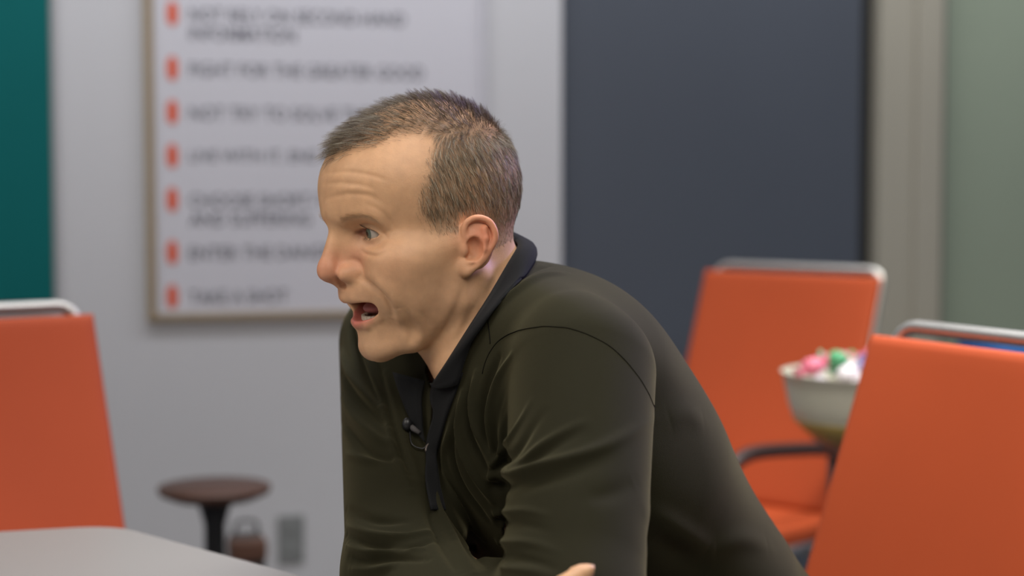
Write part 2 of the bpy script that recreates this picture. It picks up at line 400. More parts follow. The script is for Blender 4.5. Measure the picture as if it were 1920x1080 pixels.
def sweet(x, y, z, r, m, lab):
    o = empty('wrapped_sweet', (bc[0] + x, bc[1] + y, bc[2] + z)); tag(o, lab, 'sweet', 'wrapped sweets in the bowl')
    bm = bmesh.new(); bmesh.ops.create_icosphere(bm, subdivisions=2, radius=r)
    for v in bm.verts: v.co *= 1 + .08 * rng.uniform(-1, 1); v.co.z *= .8
    from_bm('wrapped_body', bm, m, o, True)
    for s in (-1, 1):
        bm = bmesh.new(); c = bm.verts.new((s * r * .8, 0, 0)); ring = []
        for k in range(10):
            a = 2 * math.pi * k / 10; ring.append(bm.verts.new((s * r * (1.55 + .12 * (k % 2)), r * .6 * math.cos(a), r * .6 * math.sin(a))))
        for k in range(10): bm.faces.new((c, ring[k], ring[(k + 1) % 10]))
        from_bm('twist_end', bm, m, o)
    o.rotation_euler = (rng.uniform(-.5, .5), rng.uniform(-.5, .5), rng.uniform(0, 3))
SW = [(-.118, -.040, .150, .0205, M_PINK, 'pink'), (-.072, -.030, .160, .021, M_GREEN, 'green'), (-.066, -.082, .142, .019, M_WHITE, 'white'), (-.024, -.094, .140, .020, M_PINK, 'pink'),
      (-.022, -.044, .154, .021, M_LILAC, 'lilac'), (.022, -.085, .142, .020, M_WHITE, 'white'), (.066, -.062, .145, .020, M_GREEN, 'green'), (.105, -.02, .142, .020, M_PINK, 'pink'),
      (-.105, .022, .142, .020, M_WHITE, 'white'), (-.052, .024, .154, .020, M_PINK, 'pink'), (.028, -.028, .158, .020, M_WHITE, 'white'), (.060, .030, .150, .020, M_LILAC, 'lilac'),
      (-.040, .090, .142, .020, M_GREEN, 'green'), (.018, .092, .142, .020, M_PINK, 'pink')]
for x, y, z, r, m, n in SW: sweet(x, y, z, r, m, n + ' wrapped sweet heaped in the frosted bowl')
# heap under the top layer
bm = bmesh.new()
for k in range(60):
    a = rng.uniform(0, 6.28); rr = .10 * math.sqrt(rng.random()); z = rng.uniform(.055, .115) if rr < .09 else rng.uniform(.08, .115)
    mm = Matrix.Translation((rr * math.cos(a), rr * math.sin(a), z))
    bmesh.ops.create_icosphere(bm, subdivisions=1, radius=.02, matrix=mm)
hp_ = from_bm('sweets_layer', bm, M_WHITE, bw, True); hp_['kind'] = 'stuff'
bl = P(1935, 640, 4.15)
bn = empty('blue_bin', (bl[0] + .08, bl[1], 0)); tag(bn, 'blue plastic bin behind the man\'s orange chair', 'bin')
zt2 = bl[2]
bm = bmesh.new(); box_bm(bm, (0, 0, zt2 / 2 - .01), (.40, .34, zt2 - .02), .03, seg=3)
for v in bm.verts: k = .84 + .16 * v.co.z / zt2; v.co.x *= k; v.co.y *= k
from_bm('bin_body', bm, M_BLUE, bn, True)
box('rim', (0, 0, zt2 - .02), (.43, .37, .04), M_BLUE, bn, .012)


# ================================================================== the man
def V(*a): return np.array(a, np.float32)
def smin(a, b, k):
    h = np.maximum(k - np.abs(a - b), 0) / k; return np.minimum(a, b) - h * h * k * .25
def smax(a, b, k): return -smin(-a, -b, k)
def ell(p, c, r):
    q = p - V(*c); a = q / V(*r); k0 = np.sqrt((a * a).sum(1)) + 1e-9; b = a / V(*r); k1 = np.sqrt((b * b).sum(1)) + 1e-9
    return k0 * (k0 - 1) / k1
def cap(p, a, b, ra, rb):
    a = V(*a); b = V(*b); ab = b - a; q = p - a; t = np.clip(q @ ab / (ab @ ab), 0, 1)
    return np.sqrt(((q - t[:, None] * ab) ** 2).sum(1)) - (ra + (rb - ra) * t)
def chain(p, pts, rs, k):
    d = None
    for i in range(len(pts) - 1):
        e = cap(p, pts[i], pts[i + 1], rs[i], rs[i + 1]); d = e if d is None else smin(d, e, k)
    return d

# ---- frames
def hframe(yaw, nod):
    t = math.radians(yaw); a = math.radians(nod)
    f0 = np.array([-math.cos(t), -math.sin(t), 0]); s = np.array([math.sin(t), -math.cos(t), 0]); u0 = np.array([0, 0, 1.0])
    return np.stack([f0 * math.cos(a) - u0 * math.sin(a), s, u0 * math.cos(a) + f0 * math.sin(a)])
HR = hframe(30, 9); HO = P(804, 468, 1.70)                     # head frame (forward, left, up), origin between the ears
def to_h(p): return ((p - HO) @ HR.T * 1000).astype(np.float32)
def from_h(q): return HO + (np.asarray(q, float) / 1000) @ HR
SHL = P(1092, 700, 1.60); SHR = P(752, 644, 1.90)               # shoulder joints
TO = (SHL + SHR) / 2 - np.array([0, 0, .008])
ts_ = SHL - SHR; ts_[2] = 0; ts_ /= np.linalg.norm(ts_)
tf_ = np.array([ts_[1], -ts_[0], 0.0])
if tf_[0] > 0: tf_ = -tf_
LEAN = math.radians(38)
tu_ = tf_ * math.sin(LEAN) + np.array([0, 0, math.cos(LEAN)]); tn_ = tf_ * math.cos(LEAN) - np.array([0, 0, math.sin(LEAN)])
TR = np.stack([tn_, ts_, tu_])                                  # torso frame (front, left, up)
def to_t(p): return ((p - TO) @ TR.T).astype(np.float32)
def from_t(q): return TO + np.asarray(q, float) @ TR
ELL_ = P(1074, 1176, 1.42); ELR = P(762, 1080, 1.64)
WRL = P(905, 1125, 1.60); WRR = P(935, 1206, 1.44)
NECK0 = from_h((-32, 0, -15)); NECK1 = P(935, 632, 1.775)
HIP = from_t((-.035, 0, -.53))

# ---- ear plane
wup = HR @ np.array([0, 0, 1.0])
en = np.array([math.sin(math.radians(24)), math.cos(math.radians(24)), 0.05]); en /= np.linalg.norm(en)
eb = wup - en * (wup @ en); eb /= np.linalg.norm(eb); ea = np.cross(eb, en)
if ea[0] > 0: ea = -ea
ET = np.array([0.0, 76.0, 2.0])
def E2(px, py, out=0.0): return ET + ea * ((px - 868) / 2.05) + eb * ((469 - py) / 2.05) + en * out

EYE = np.array([66.0, 31.8, 30.5]); EYE_R = 12.3
def head_sdf(q):
    """q in mm in the head frame"""
    A = q.copy(); A[:, 1] = np.abs(A[:, 1])
    d = ell(A, (-5, 0, 58), (101, 77, 91))
    d = smin(d, ell(A, (48, 0, 72), (50, 58, 46)), 26)
    d = smin(d, ell(A, (48, 0, 2), (40, 54, 54)), 22)
    d = smin(d, cap(A, (92, 5, 52), (71, 44, 50), 9.5, 9), 14)
    d = smin(d, ell(A, (60, 47, 3), (22, 17, 14)), 18)
    d = smin(d, cap(A, (52, 55, 2), (6, 66, 8), 10, 8), 24)
    d = smin(d, ell(A, (38, 45, -22), (41, 24.5, 40)), 26)
    d = smin(d, ell(A, (70, 0, -24), (31, 30, 24)), 16)
    d = smin(d, ell(A, (36, 0, -36), (44, 57, 46)), 22)
    d = smin(d, chain(A, [(2, 60, -20), (8, 57, -44), (48, 34, -78), (70, 8, -84)], [13, 13, 12, 13], 8), 16)
    d = smin(d, ell(A, (70, 0, -81), (17.5, 21, 16.5)), 10)
    d = smin(d, ell(A, (70, 0, -62), (17, 23, 15)), 9)
    d = smin(d, ell(A, (30, 0, -66), (42, 40, 18)), 16)
    # sockets
    d = smax(d, -ell(A, (92, 38, 30), (19.5, 20, 11.5)), 13)
    # nose
    n = cap(A, (94, 0, 37), (109.5, 0, 6), 7.2, 8.2)
    n = smin(n, ell(A, (110.5, 0, -1.6), (11, 10.2, 9.8)), 8)
    n = smin(n, ell(A, (86, 0, 17), (15, 17, 27)), 8)
    n = smin(n, cap(A, (84, 8, 8), (92, 10, -4), 8, 8), 10)
    n = smin(n, ell(A, (92.5, 14, -6), (14.5, 8, 9.2)), 4.5)
    n = smin(n, cap(A, (110, 0, -7.5), (101, 0, -14.5), 4.6, 5), 4)
    d = smin(d, n, 7)
    d = smax(d, -ell(A, (102.5, 6.6, -17), (7, 3.4, 4.6)), 2)
    # lids
    e = A - V(*EYE)
    lid = ell(A, tuple(EYE + np.array([.5, 0, 0])), (14.3, 15.6, 13.6))
    d = smin(d, lid, 5.5)
    # lips
    d = smin(d, chain(A, [(96.5, 0, -30), (92, 12, -30.5), (81, 22.5, -32.6), (64, 33, -37.5)], [4.8, 4.6, 3.8, 2.6], 2), 5)
    d = smin(d, chain(A, [(86.5, 0, -57.5), (83, 12, -57), (75, 22.5, -51.5), (62, 33, -42)], [6.2, 6.0, 4.8, 3], 2), 5)
    # eye opening (almond) cut through the lid
    sx = np.where(e[:, 1] < 0, e[:, 1] / 14.0, e[:, 1] / 13.8); ax = np.clip(1 - sx * sx, 0, 1)
    tilt = -.10 * e[:, 1]
    up = tilt + 5.0 * ax ** .55 + .2; lo = tilt - 4.8 * ax ** .65 + .2
    alm = np.maximum(np.maximum(e[:, 2] - up, lo - e[:, 2]), np.maximum(-e[:, 1] - 14.0, e[:, 1] - 13.8))
    alm = np.maximum(np.maximum(alm, -(e[:, 0] - 2)), e[:, 0] - 19)
    d = smax(d, -alm, 1.2)
    d = smin(d, ell(A, tuple(EYE + np.array([7, -12.6, .2])), (4.5, 4.0, 3.4)), 2)
    # mouth
    M2 = A.copy(); M2[:, 2] -= .0045 * A[:, 1] ** 2
    d = smax(d, -ell(M2, (64, 0, -44.6), (44, 34.5, 12.6)), 3)
    # ear
    near = (A[:, 1] > 55) & (np.abs(A[:, 0]) < 60) & (np.abs(A[:, 2]) < 60)
    if near.any():
        B = A[near]; dn = d[near]
        L = np.stack([(B - V(*ET)) @ V(*ea), (B - V(*ET)) @ V(*eb), (B - V(*ET)) @ V(*en)], 1)
        def L2(px, py, o=0.0): return ((px - 868) / 2.05, (469 - py) / 2.05, o)
        s = ell(L, L2(892, 456, -1.0), (16.0, 25, 4.0))
        s = smin(s, cap(L, L2(880, 455, -6), L2(895, 460, -14), 13, 10), 6)
        hx = [L2(874, 452, 2), L2(866, 434, 3), L2(870, 416, 3.5), L2(885, 406, 3.5), L2(902, 406, 3.5), L2(917, 414, 3.2), L2(926, 430, 3), L2(927, 448, 2.5), L2(916, 469, 2), L2(904, 487, 2), L2(889, 501, 2), L2(874, 511, 1.5)]
        hx = [tuple(h) for h in smooth_path(hx, 4)]
        s = smin(s, chain(L, hx, [2.2] + [2.9] * (len(hx) - 2) + [3.6], 1), 2.5)
        s = smin(s, ell(L, L2(869, 503, .5), (6.8, 8.6, 4.2)), 5)
        s = smin(s, chain(L, [L2(906, 426, 3), L2(908, 446, 3.6), L2(905, 466, 3.6), L2(895, 482, 3.4), L2(880, 490, 3)], [2.8, 3.2, 3.2, 3.2, 3.2], 2), 3)
        s = smax(s, -ell(L, L2(886, 466, 5.0), (8.2, 11.5, 8)), 2.5)
        s = smax(s, -ell(L, L2(877, 479, 3.0), (5.0, 4.5, 6)), 2)
        s = smin(s, ell(L, L2(868, 468, 1.5), (3.8, 6, 4.5)), 3)
        d[near] = smin(dn, s, 4)
    return d

def torso_sdf(p, off=0.0):
    """clothed torso and sleeves in world metres"""
    t = to_t(p); A = t.copy(); A[:, 1] = np.abs(A[:, 1])
    d = ell(A, (.010, 0, -.15), (.125, .185, .20))
    d = smin(d, ell(A, (-.060, 0, -.045), (.095, .175, .105)), .06)
    d = smin(d, ell(A, (-.05, 0, -.17), (.115, .165, .17)), .06)
    d = smin(d, ell(A, (-.015, 0, -.36), (.140, .175, .18)), .06)
    d = smin(d, ell(A, (-.02, 0, -.50), (.14, .185, .12)), .06)
    d = smin(d, cap(A, (-.03, .02, .030), (-.02, .15, .022), .056, .055), .05)
    d = smin(d, ell(A, (.03, .09, -.08), (.085, .095, .12)), .05)
    return d
def arms_sdf(p):
    dl = cap(p, SHL, ELL_, .069, .0585); dl = smin(dl, cap(p, ELL_, WRL, .055, .040), .03)
    dr = cap(p, SHR, ELR, .069, .058); dr = smin(dr, cap(p, ELR, WRR, .055, .040), .03)
    return dl, dr
def shirt_sdf(p):
    d = torso_sdf(p); dl, dr = arms_sdf(p)
    return smin(smin(d, dl, .016), dr, .016)
FINGERS_R = []
def rel(a, b, *offs): return [a + np.array(o) for o in offs]
hr = (SHL - WRR) * 0
HANDR = P(985, 1208, 1.385); HANDL = P(848, 1106, 1.715)
def hand_sdf(p):
    d = cap(p, WRR, HANDR, .030, .036)
    d = smin(d, chain(p, FINGERS_R[0], [.014, .0115, .0105, .0088], .004), .012)
    side = np.array([-.25, -.55, -.8]); side /= np.linalg.norm(side)
    for k in range(4):
        b = HANDR + np.array([.02, -.005, -.012]) + side * (k - 1.2) * .017
        m = b + np.array([.045, .0, -.004]); e = m + np.array([.030, .024, -.004]); g = e + np.array([.006, .026, .0])
        d = smin(d, chain(p, [b, m, e, g], [.0105, .0095, .0085, .0075], .003), .006)
    l = cap(p, WRL, HANDL, .029, .034)
    dirl = (HANDL - WRL) / np.linalg.norm(HANDL - WRL); sd = np.array([0, 0, 1.0])
    for k in range(4):
        b = HANDL + dirl * .02 + sd * (k - 1.5) * .018
        m = b + dirl * .042 + np.array([-.004, -.008, 0]); e = m + dirl * .016 + np.array([-.006, -.028, 0]); g = e + np.array([.008, -.022, 0])
        l = smin(l, chain(p, [b, m, e, g], [.0105, .0095, .0085, .0075], .003), .006)
    l = smin(l, chain(p, [WRL + dirl * .03 + sd * .02, HANDL + sd * .034 - dirl * .01, HANDL + dirl * .03 + sd * .045], [.014, .0115, .009], .003), .01)
    return np.minimum(d, l)
KNEE = [HIP + tf_ * .42 + ts_ * s * .14 + np.array([0, 0, -.05]) for s in (1, -1)]
for k_ in KNEE: k_[2] = .53
FOOT = [k_ + tf_ * .06 for k_ in KNEE]
for f_ in FOOT: f_[2] = .10
def legs_sdf(p, o=0.0):
    d = None
    for i, s in enumerate((1, -1)):
        e = cap(p, HIP + ts_ * s * .09 - np.array([0, 0, .02]), KNEE[i], .088 + o, .066 + o)
        e = smin(e, cap(p, KNEE[i], FOOT[i], .062 + o, .050 + o), .03)
        d = e if d is None else smin(d, e, .02)
    return smin(d, ell(p, HIP - np.array([0, 0, .01]), (.17 + o, .17 + o, .125 + o)), .05)
def neck_sdf(p):
    d = cap(p, NECK0, NECK1, .056, .062)
    # muscle from behind the ear to the collar bone
    for s in (1, -1):
        a = from_h((-18, s * 56, -28)); b = P(852, 690, 1.67) if s > 0 else NECK1 + tf_ * .055 - ts_ * .02
        d = smin(d, cap(p, a, b, .013, .012), .024)
    d = smin(d, cap(p, from_h((12, 0, -62)), P(884, 705, 1.69), .030, .029), .03)
    return d
def near(fn, p, c, R, m=.05):
    """fn inside a ball of radius R + m, a safe lower bound outside"""
    d = np.sqrt(((p - np.asarray(c, np.float32)) ** 2).sum(1)) - np.float32(R); i = d < m
    if i.any(): d[i] = fn(p[i])
    return d
HC = from_h((5, 0, 25)); NC = (NECK0 + NECK1) / 2
def inner_sdf(p):
    b = torso_sdf(p) + .010; dl, dr = arms_sdf(p)
    return smin(smin(b, dl + .011, .03), dr + .011, .03)
def skin_sdf(p):
    h = near(lambda q: head_sdf(to_h(q)) * .001, p, HC, .155, .03)
    return smin(h, near(neck_sdf, p, NC, .16, .04), .016)
def body_sdf(p):
    d = skin_sdf(p)
    d = smin(d, near(inner_sdf, p, from_t((0, 0, -.25)), .46), .02)
    d = smin(d, near(hand_sdf, p, (HANDL + HANDR + WRL + WRR) / 4, .27), .012)
    return smin(d, near(lambda q: legs_sdf(q, -.012), p, (HIP + KNEE[0] + KNEE[1] + FOOT[0] + FOOT[1]) / 5, .45), .03)

# ---- isosurface on a rectilinear grid (surface nets)
def axis(lo, hi, fine_lo, fine_hi, hf, hc):
    a = []
    n = max(1, int(math.ceil((fine_lo - lo) / hc))); a += list(np.linspace(lo, fine_lo, n, endpoint=False))
    n = max(1, int(math.ceil((fine_hi - fine_lo) / hf))); a += list(np.linspace(fine_lo, fine_hi, n, endpoint=False))
    n = max(1, int(math.ceil((hi - fine_hi) / hc))); a += list(np.linspace(fine_hi, hi, n + 1))
    return np.array(a)
def isosurface(fn, X, Y, Z, B=8, safe=1.5):
    nx, ny, nz = len(X), len(Y), len(Z)
    def blocks(n): return list(range(0, n - 1, B))
    bx, by, bz = blocks(nx), blocks(ny), blocks(nz)
    def cen(A, b): return np.array([(A[i], A[min(i + B, len(A) - 1)]) for i in b])
    cx, cy, cz = cen(X, bx), cen(Y, by), cen(Z, bz)
    gx, gy, gz = np.meshgrid(np.arange(len(bx)), np.arange(len(by)), np.arange(len(bz)), indexing='ij')
    gx, gy, gz = gx.ravel(), gy.ravel(), gz.ravel()
    pc = np.stack([cx.mean(1)[gx], cy.mean(1)[gy], cz.mean(1)[gz]], 1).astype(np.float32)
    hd = .5 * np.sqrt((cx[gx, 1] - cx[gx, 0]) ** 2 + (cy[gy, 1] - cy[gy, 0]) ** 2 + (cz[gz, 1] - cz[gz, 0]) ** 2)
    dc = fn(pc); act = np.abs(dc) < hd * safe + .003
    val = np.full((nx, ny, nz), 1.0, np.float32)
    for i in np.nonzero(~act & (dc < 0))[0]:
        val[bx[gx[i]]:bx[gx[i]] + B + 1, by[gy[i]]:by[gy[i]] + B + 1, bz[gz[i]]:bz[gz[i]] + B + 1] = -1
    r = np.arange(B + 1); o = np.stack(np.meshgrid(r, r, r, indexing='ij'), -1).reshape(-1, 3)
    ia = np.nonzero(act)[0]
    for ch in range(0, len(ia), 1500):
        s = ia[ch:ch + 1500]
        base = np.stack([np.array(bx)[gx[s]], np.array(by)[gy[s]], np.array(bz)[gz[s]]], 1)
        idx = (base[:, None, :] + o[None]).reshape(-1, 3)
        idx = np.minimum(idx, [nx - 1, ny - 1, nz - 1])
        lin = np.unique((idx[:, 0] * ny + idx[:, 1]) * nz + idx[:, 2])
        i0, rem = lin // (ny * nz), lin % (ny * nz); i1, i2 = rem // nz, rem % nz
        val[i0, i1, i2] = fn(np.stack([X[i0], Y[i1], Z[i2]], 1).astype(np.float32))
    ins = val < 0
    cnt = np.zeros((nx - 1, ny - 1, nz - 1), np.int8)
    for a in (0, 1):
        for b in (0, 1):
            for c in (0, 1): cnt += ins[a:nx - 1 + a, b:ny - 1 + b, c:nz - 1 + c]
    cells = np.argwhere((cnt > 0) & (cnt < 8))
    vid = np.full(cnt.shape, -1, np.int32); vid[cells[:, 0], cells[:, 1], cells[:, 2]] = np.arange(len(cells))
    acc = np.zeros((len(cells), 3)); num = np.zeros(len(cells))
    ci = cells
    corners = [(a, b, c) for a in (0, 1) for b in (0, 1) for c in (0, 1)]
    cv = {k: val[ci[:, 0] + k[0], ci[:, 1] + k[1], ci[:, 2] + k[2]] for k in corners}
    cp = {k: np.stack([X[ci[:, 0] + k[0]], Y[ci[:, 1] + k[1]], Z[ci[:, 2] + k[2]]], 1) for k in corners}
    for k in corners:
        for ax in range(3):
            if k[ax] == 1: continue
            k2 = tuple(1 if i == ax else k[i] for i in range(3))
            a, b = cv[k], cv[k2]; m = (a < 0) != (b < 0)
            if not m.any(): continue
            t = (a[m] / (a[m] - b[m]))[:, None]
            acc[m] += cp[k][m] * (1 - t) + cp[k2][m] * t; num[m] += 1
    verts = acc / num[:, None]
    quads = []
    for ax in range(3):
        sl0 = [slice(None)] * 3; sl1 = [slice(None)] * 3; sl0[ax] = slice(0, -1); sl1[ax] = slice(1, None)
        a = ins[tuple(sl0)]; b = ins[tuple(sl1)]
        e = np.argwhere(a != b); u, v = (ax + 1) % 3, (ax + 2) % 3
        sh = np.array(vid.shape)
        ok = (e[:, u] > 0) & (e[:, v] > 0) & (e[:, u] < sh[u]) & (e[:, v] < sh[v]); e = e[ok]
        def cid(du, dv):
            q = e.copy(); q[:, u] -= du; q[:, v] -= dv; return vid[q[:, 0], q[:, 1], q[:, 2]]
        Q = np.stack([cid(1, 1), cid(0, 1), cid(0, 0), cid(1, 0)], 1)
        fl = ~a[e[:, 0], e[:, 1], e[:, 2]]
        Q[fl] = Q[fl][:, ::-1]; quads.append(Q)
    return verts, np.concatenate(quads)
def build_mesh(name, verts, quads):
    me = bpy.data.meshes.new(name)
    used = np.unique(quads); rm = np.full(len(verts), -1, np.int64); rm[used] = np.arange(len(used)); verts = verts[used]; quads = rm[quads]
    me.vertices.add(len(verts)); me.vertices.foreach_set('co', verts.astype(np.float32).ravel())
    me.loops.add(quads.size); me.loops.foreach_set('vertex_index', quads.astype(np.int32).ravel())
    me.polygons.add(len(quads)); me.polygons.foreach_set('loop_start', np.arange(0, quads.size, 4, dtype=np.int32))
    me.update(calc_edges=True); me.validate()
    me.polygons.foreach_set('use_smooth', np.ones(len(me.polygons), bool))
    return me
def normals(verts, quads):
    n = np.zeros_like(verts); q = quads
    fn = np.cross(verts[q[:, 2]] - verts[q[:, 0]], verts[q[:, 3]] - verts[q[:, 1]])
    for k in range(4): np.add.at(n, q[:, k], fn)
    return n / (np.linalg.norm(n, axis=1)[:, None] + 1e-12)
def relax(verts, quads, it=1, f=.5):
    for _ in range(it):
        s = np.zeros_like(verts); c = np.zeros(len(verts))
        for a, b in ((0, 1), (1, 2), (2, 3), (3, 0)):
            np.add.at(s, quads[:, a], verts[quads[:, b]]); np.add.at(s, quads[:, b], verts[quads[:, a]])
            np.add.at(c, quads[:, a], 1); np.add.at(c, quads[:, b], 1)
        verts = verts + f * (s / c[:, None] - verts)
    return verts
def trace(pix, fn, d0=1.15, d1=2.4):
    r = np.array([ray(x, y) for x, y in pix]); d = np.full(len(r), d0)
    for _ in range(90):
        p = (C0 + r * d[:, None]).astype(np.float32); s = fn(p); d = np.minimum(d + s * .75, d1)
    p = C0 + r * d[:, None]; ok = np.abs(fn(p.astype(np.float32))) < .004
    return p, ok
def dense(pix, fn, n=8):
    pp = smooth_path([(x, y, 0) for x, y in pix], n); p, ok = trace([(q[0], q[1]) for q in pp], fn); return p[ok]
def polydist(verts, line, maxd):
    """distance of each vertex to a polyline and the parameter along it"""
    dist = np.full(len(verts), 9.0); par = np.zeros(len(verts))
    if len(line) < 2: return dist, par
    lo = line.min(0) - maxd; hi = line.max(0) + maxd
    m = np.nonzero(((verts > lo) & (verts < hi)).all(1))[0]
    if not len(m): return dist, par
    v = verts[m]; bd = np.full(len(m), 9.0); bp = np.zeros(len(m)); n = len(line) - 1
    for i in range(n):
        a, b = line[i], line[i + 1]; ab = b - a; t = np.clip((v - a) @ ab / (ab @ ab + 1e-12), 0, 1)
        q = np.linalg.norm(v - a - t[:, None] * ab, axis=1); u = q < bd; bd[u] = q[u]; bp[u] = (i + t[u]) / n
    dist[m] = bd; par[m] = bp
    return dist, par
def creases(verts, nrm, fn, items):
    disp = np.zeros(len(verts))
    paths = [[(q[0], q[1]) for q in smooth_path([(x, y, 0) for x, y in it[0]], 6)] for it in items]
    pts, okk = trace([q for pa in paths for q in pa], fn); at_ = 0
    for (pix, amp, wid, taper), pa in zip(items, paths):
        line = pts[at_:at_ + len(pa)][okk[at_:at_ + len(pa)]]; at_ += len(pa)
        dist, par = polydist(verts, line, wid * 3.2)
        g = np.exp(-(dist / wid) ** 2)
        if taper == 2: g *= np.clip(np.sin(np.pi * np.clip(par, .02, .98)), 0, 1) ** .5
        elif taper == 1: g *= np.clip(1 - par, 0, 1) ** 1.1
        disp += amp * g
    return verts + nrm * disp[:, None]

def offset_pts(pts, fn, o):
    e = 1e-3; p = np.asarray(pts, np.float32)
    g = np.stack([fn(p + V(*d)) - fn(p - V(*d)) for d in ((e, 0, 0), (0, e, 0), (0, 0, e))], 1); g /= np.linalg.norm(g, axis=1)[:, None] + 1e-9
    return np.asarray(pts) + g * o
arm_l = lambda p: arms_sdf(p)[0]
th, _ = trace([(1022, 1142), (1062, 1104), (1098, 1077)], arm_l); th = offset_pts(th, arm_l, .0055)
FINGERS_R.append([HANDR + np.array([0, -.012, .012])] + list(th))            # thumb of the right hand lying along the left sleeve
def inpoly(x, y, poly):
    r = np.zeros(len(x), bool); j = len(poly) - 1
    for i in range(len(poly)):
        xi, yi = poly[i]; xj, yj = poly[j]
        r ^= ((yi > y) != (yj > y)) & (x < (xj - xi) * (y - yi) / (yj - yi + 1e-12) + xi); j = i
    return r
def rest_on_table(v, z):
    m = inpoly(v[:, 0], v[:, 1], poly) & (v[:, 2] > .67) & (v[:, 2] < z); v[m, 2] = z; return v
# ---- skin
person = empty('person', (float(HIP[0]), float(HIP[1]), 0))
tag(person, 'man in dark olive polo shirt leaning on folded arms, mouth open, talking', 'person')
PIN = Matrix.Translation(-Vector(person.location))
def pchild(o, parent=None):
    o.parent = parent or person
    if o.parent is person: o.matrix_parent_inverse = PIN
    return o
def paint(me, cols):
    at = me.color_attributes.new('Col', 'FLOAT_COLOR', 'POINT')
    c = np.ones((len(me.vertices), 4), np.float32); c[:, :3] = cols; at.data.foreach_set('color', c.ravel())
hb = np.array([from_h(q) for q in [(130, 0, 0), (-110, 0, 0), (0, 100, 0), (0, -100, 0), (0, 0, 160), (0, 0, -110), (75, 60, -100), (90, 0, 120)]])
HF = 1.25e-3
X = axis(-.40, .62, hb[:, 0].min() - .01, hb[:, 0].max() + .01, HF, .009)
Y = axis(1.15, 2.25, hb[:, 1].min() - .01, hb[:, 1].max() + .01, HF, .009)
Z = axis(.03, 1.32, P(800, 700, 1.65)[2], 1.30, HF, .009)
verts, quads = isosurface(body_sdf, X, Y, Z)
nrm = normals(verts, quads)
FACE = skin_sdf
WR = [
    ([(612, 325), (650, 322), (690, 327), (725, 338)], -0.00077, .0024, 2), ([(606, 345), (640, 343), (680, 348), (705, 356)], -0.00084, .0024, 2),
    ([(612, 372), (650, 364), (690, 366), (720, 382)], -0.00091, .0026, 2), ([(686, 383), (708, 392), (728, 410), (740, 430)], -.0009, .0024, 2),
    ([(628, 356), (660, 354), (700, 357)], .0007, .004, 2),
    ([(676, 468), (690, 477), (708, 479), (724, 470)], -.0012, .0022, 2), ([(676, 460), (690, 469), (712, 470)], .0012, .0035, 2), ([(668, 424), (690, 421), (712, 432), (728, 446)], -.0012, .0018, 2), ([(690, 410), (715, 420), (735, 438)], .0016, .0055, 2),
    ([(720, 446), (738, 450), (752, 455)], -.0005, .002, 1), ([(718, 438), (736, 432), (750, 428)], -.0005, .002, 1),
    ([(675, 520), (690, 530), (708, 545), (722, 560), (732, 580), (738, 600)], -.0036, .0040, 2),
    ([(690, 515), (712, 530), (732, 552), (744, 580)], .0030, .0075, 2),
    ([(752, 575), (766, 592), (774, 612), (772, 632), (766, 648)], -0.0014, .0050, 2),
    ([(768, 580), (784, 600), (794, 625), (786, 645)], 0.0013, .0050, 2), ([(788, 582), (800, 605), (802, 630)], -0.0011, .0045, 2),
    ([(735, 590), (752, 612), (752, 640)], .0012, .006, 2),
    ([(868, 540), (856, 575), (842, 605), (826, 632)], -.0014, .0045, 2), ([(880, 560), (866, 595), (850, 625), (838, 645)], .0015, .0050, 2),
    ([(892, 572), (876, 608), (858, 640)], -.0012, .0040, 2), ([(652, 488), (664, 487), (676, 496), (680, 510), (674, 522)], -.0016, .0028, 2),
    ([(640, 612), (668, 622), (690, 622)], -.0010, .005, 2),
]
verts = creases(verts, nrm, FACE, WR)
verts = rest_on_table(verts, .7425)
h = to_h(verts); hA = h.copy(); hA[:, 1] = np.abs(hA[:, 1])
mir = verts.copy(); neg = h[:, 1] < 0
hm = h.copy().astype(float); hm[:, 1] = np.abs(hm[:, 1]); MW = from_h(hm); mpx, mpy, _ = project(MW)
isface = (h[:, 0] > -5)
cols = np.tile(np.array([.60, .345, .19]), (len(verts), 1))
def blob(pos, r, c, k):
    dd = np.linalg.norm((hA - np.array(pos)) / np.array(r), axis=1); wgt = (k * np.exp(-dd ** 2))[:, None]
    cols[:] = cols * (1 - wgt) + np.array(c) * wgt
blob((110, 0, 0), (22, 18, 20), (.60, .225, .145), .8)
blob((86, 22, 8), (14, 14, 14), (.58, .25, .155), .6)
blob((66, 50, -2), (22, 24, 20), (.57, .285, .175), .5)
blob((20, 50, -40), (45, 50, 32), (.56, .325, .20), .5)
blob((74, 0, -80), (28, 34, 22), (.50, .30, .185), .5)
blob((84, 14, -28), (16, 18, 9), (.52, .28, .18), .5)
blob((76, 18, 31), (6, 5, 4), (.50, .16, .12), .7)
blob((-14, 92, 14), (24, 22, 30), (.66, .22, .13), .8)
blob((78, 18, 30), (7, 7, 7), (.46, .22, .15), .5)
blob((72, 30, 22), (14, 16, 5), (.52, .29, .19), .5)
def lipw(line, r0, r1):
    dd = chain(hA, line, r0, 1.0); return 1 / (1 + np.exp(np.clip(dd / r1, -30, 30)))
lw = np.maximum(lipw([(97, 0, -32), (92, 12, -32.5), (81, 22.5, -34.2), (64, 33, -38)], [3.9, 3.7, 3.1, 2.0], .35), lipw([(87, 0, -56.5), (83, 12, -56), (75, 22.5, -50.6), (62, 33, -41.2)], [6.6, 6.4, 5.2, 3], .45))[:, None]
cols = cols * (1 - lw) + np.array([.52, .15, .115]) * lw
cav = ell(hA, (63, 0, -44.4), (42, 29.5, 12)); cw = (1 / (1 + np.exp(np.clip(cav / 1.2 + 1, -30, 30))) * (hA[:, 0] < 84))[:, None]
cols = cols * (1 - cw) + np.array([.36, .11, .095]) * cw
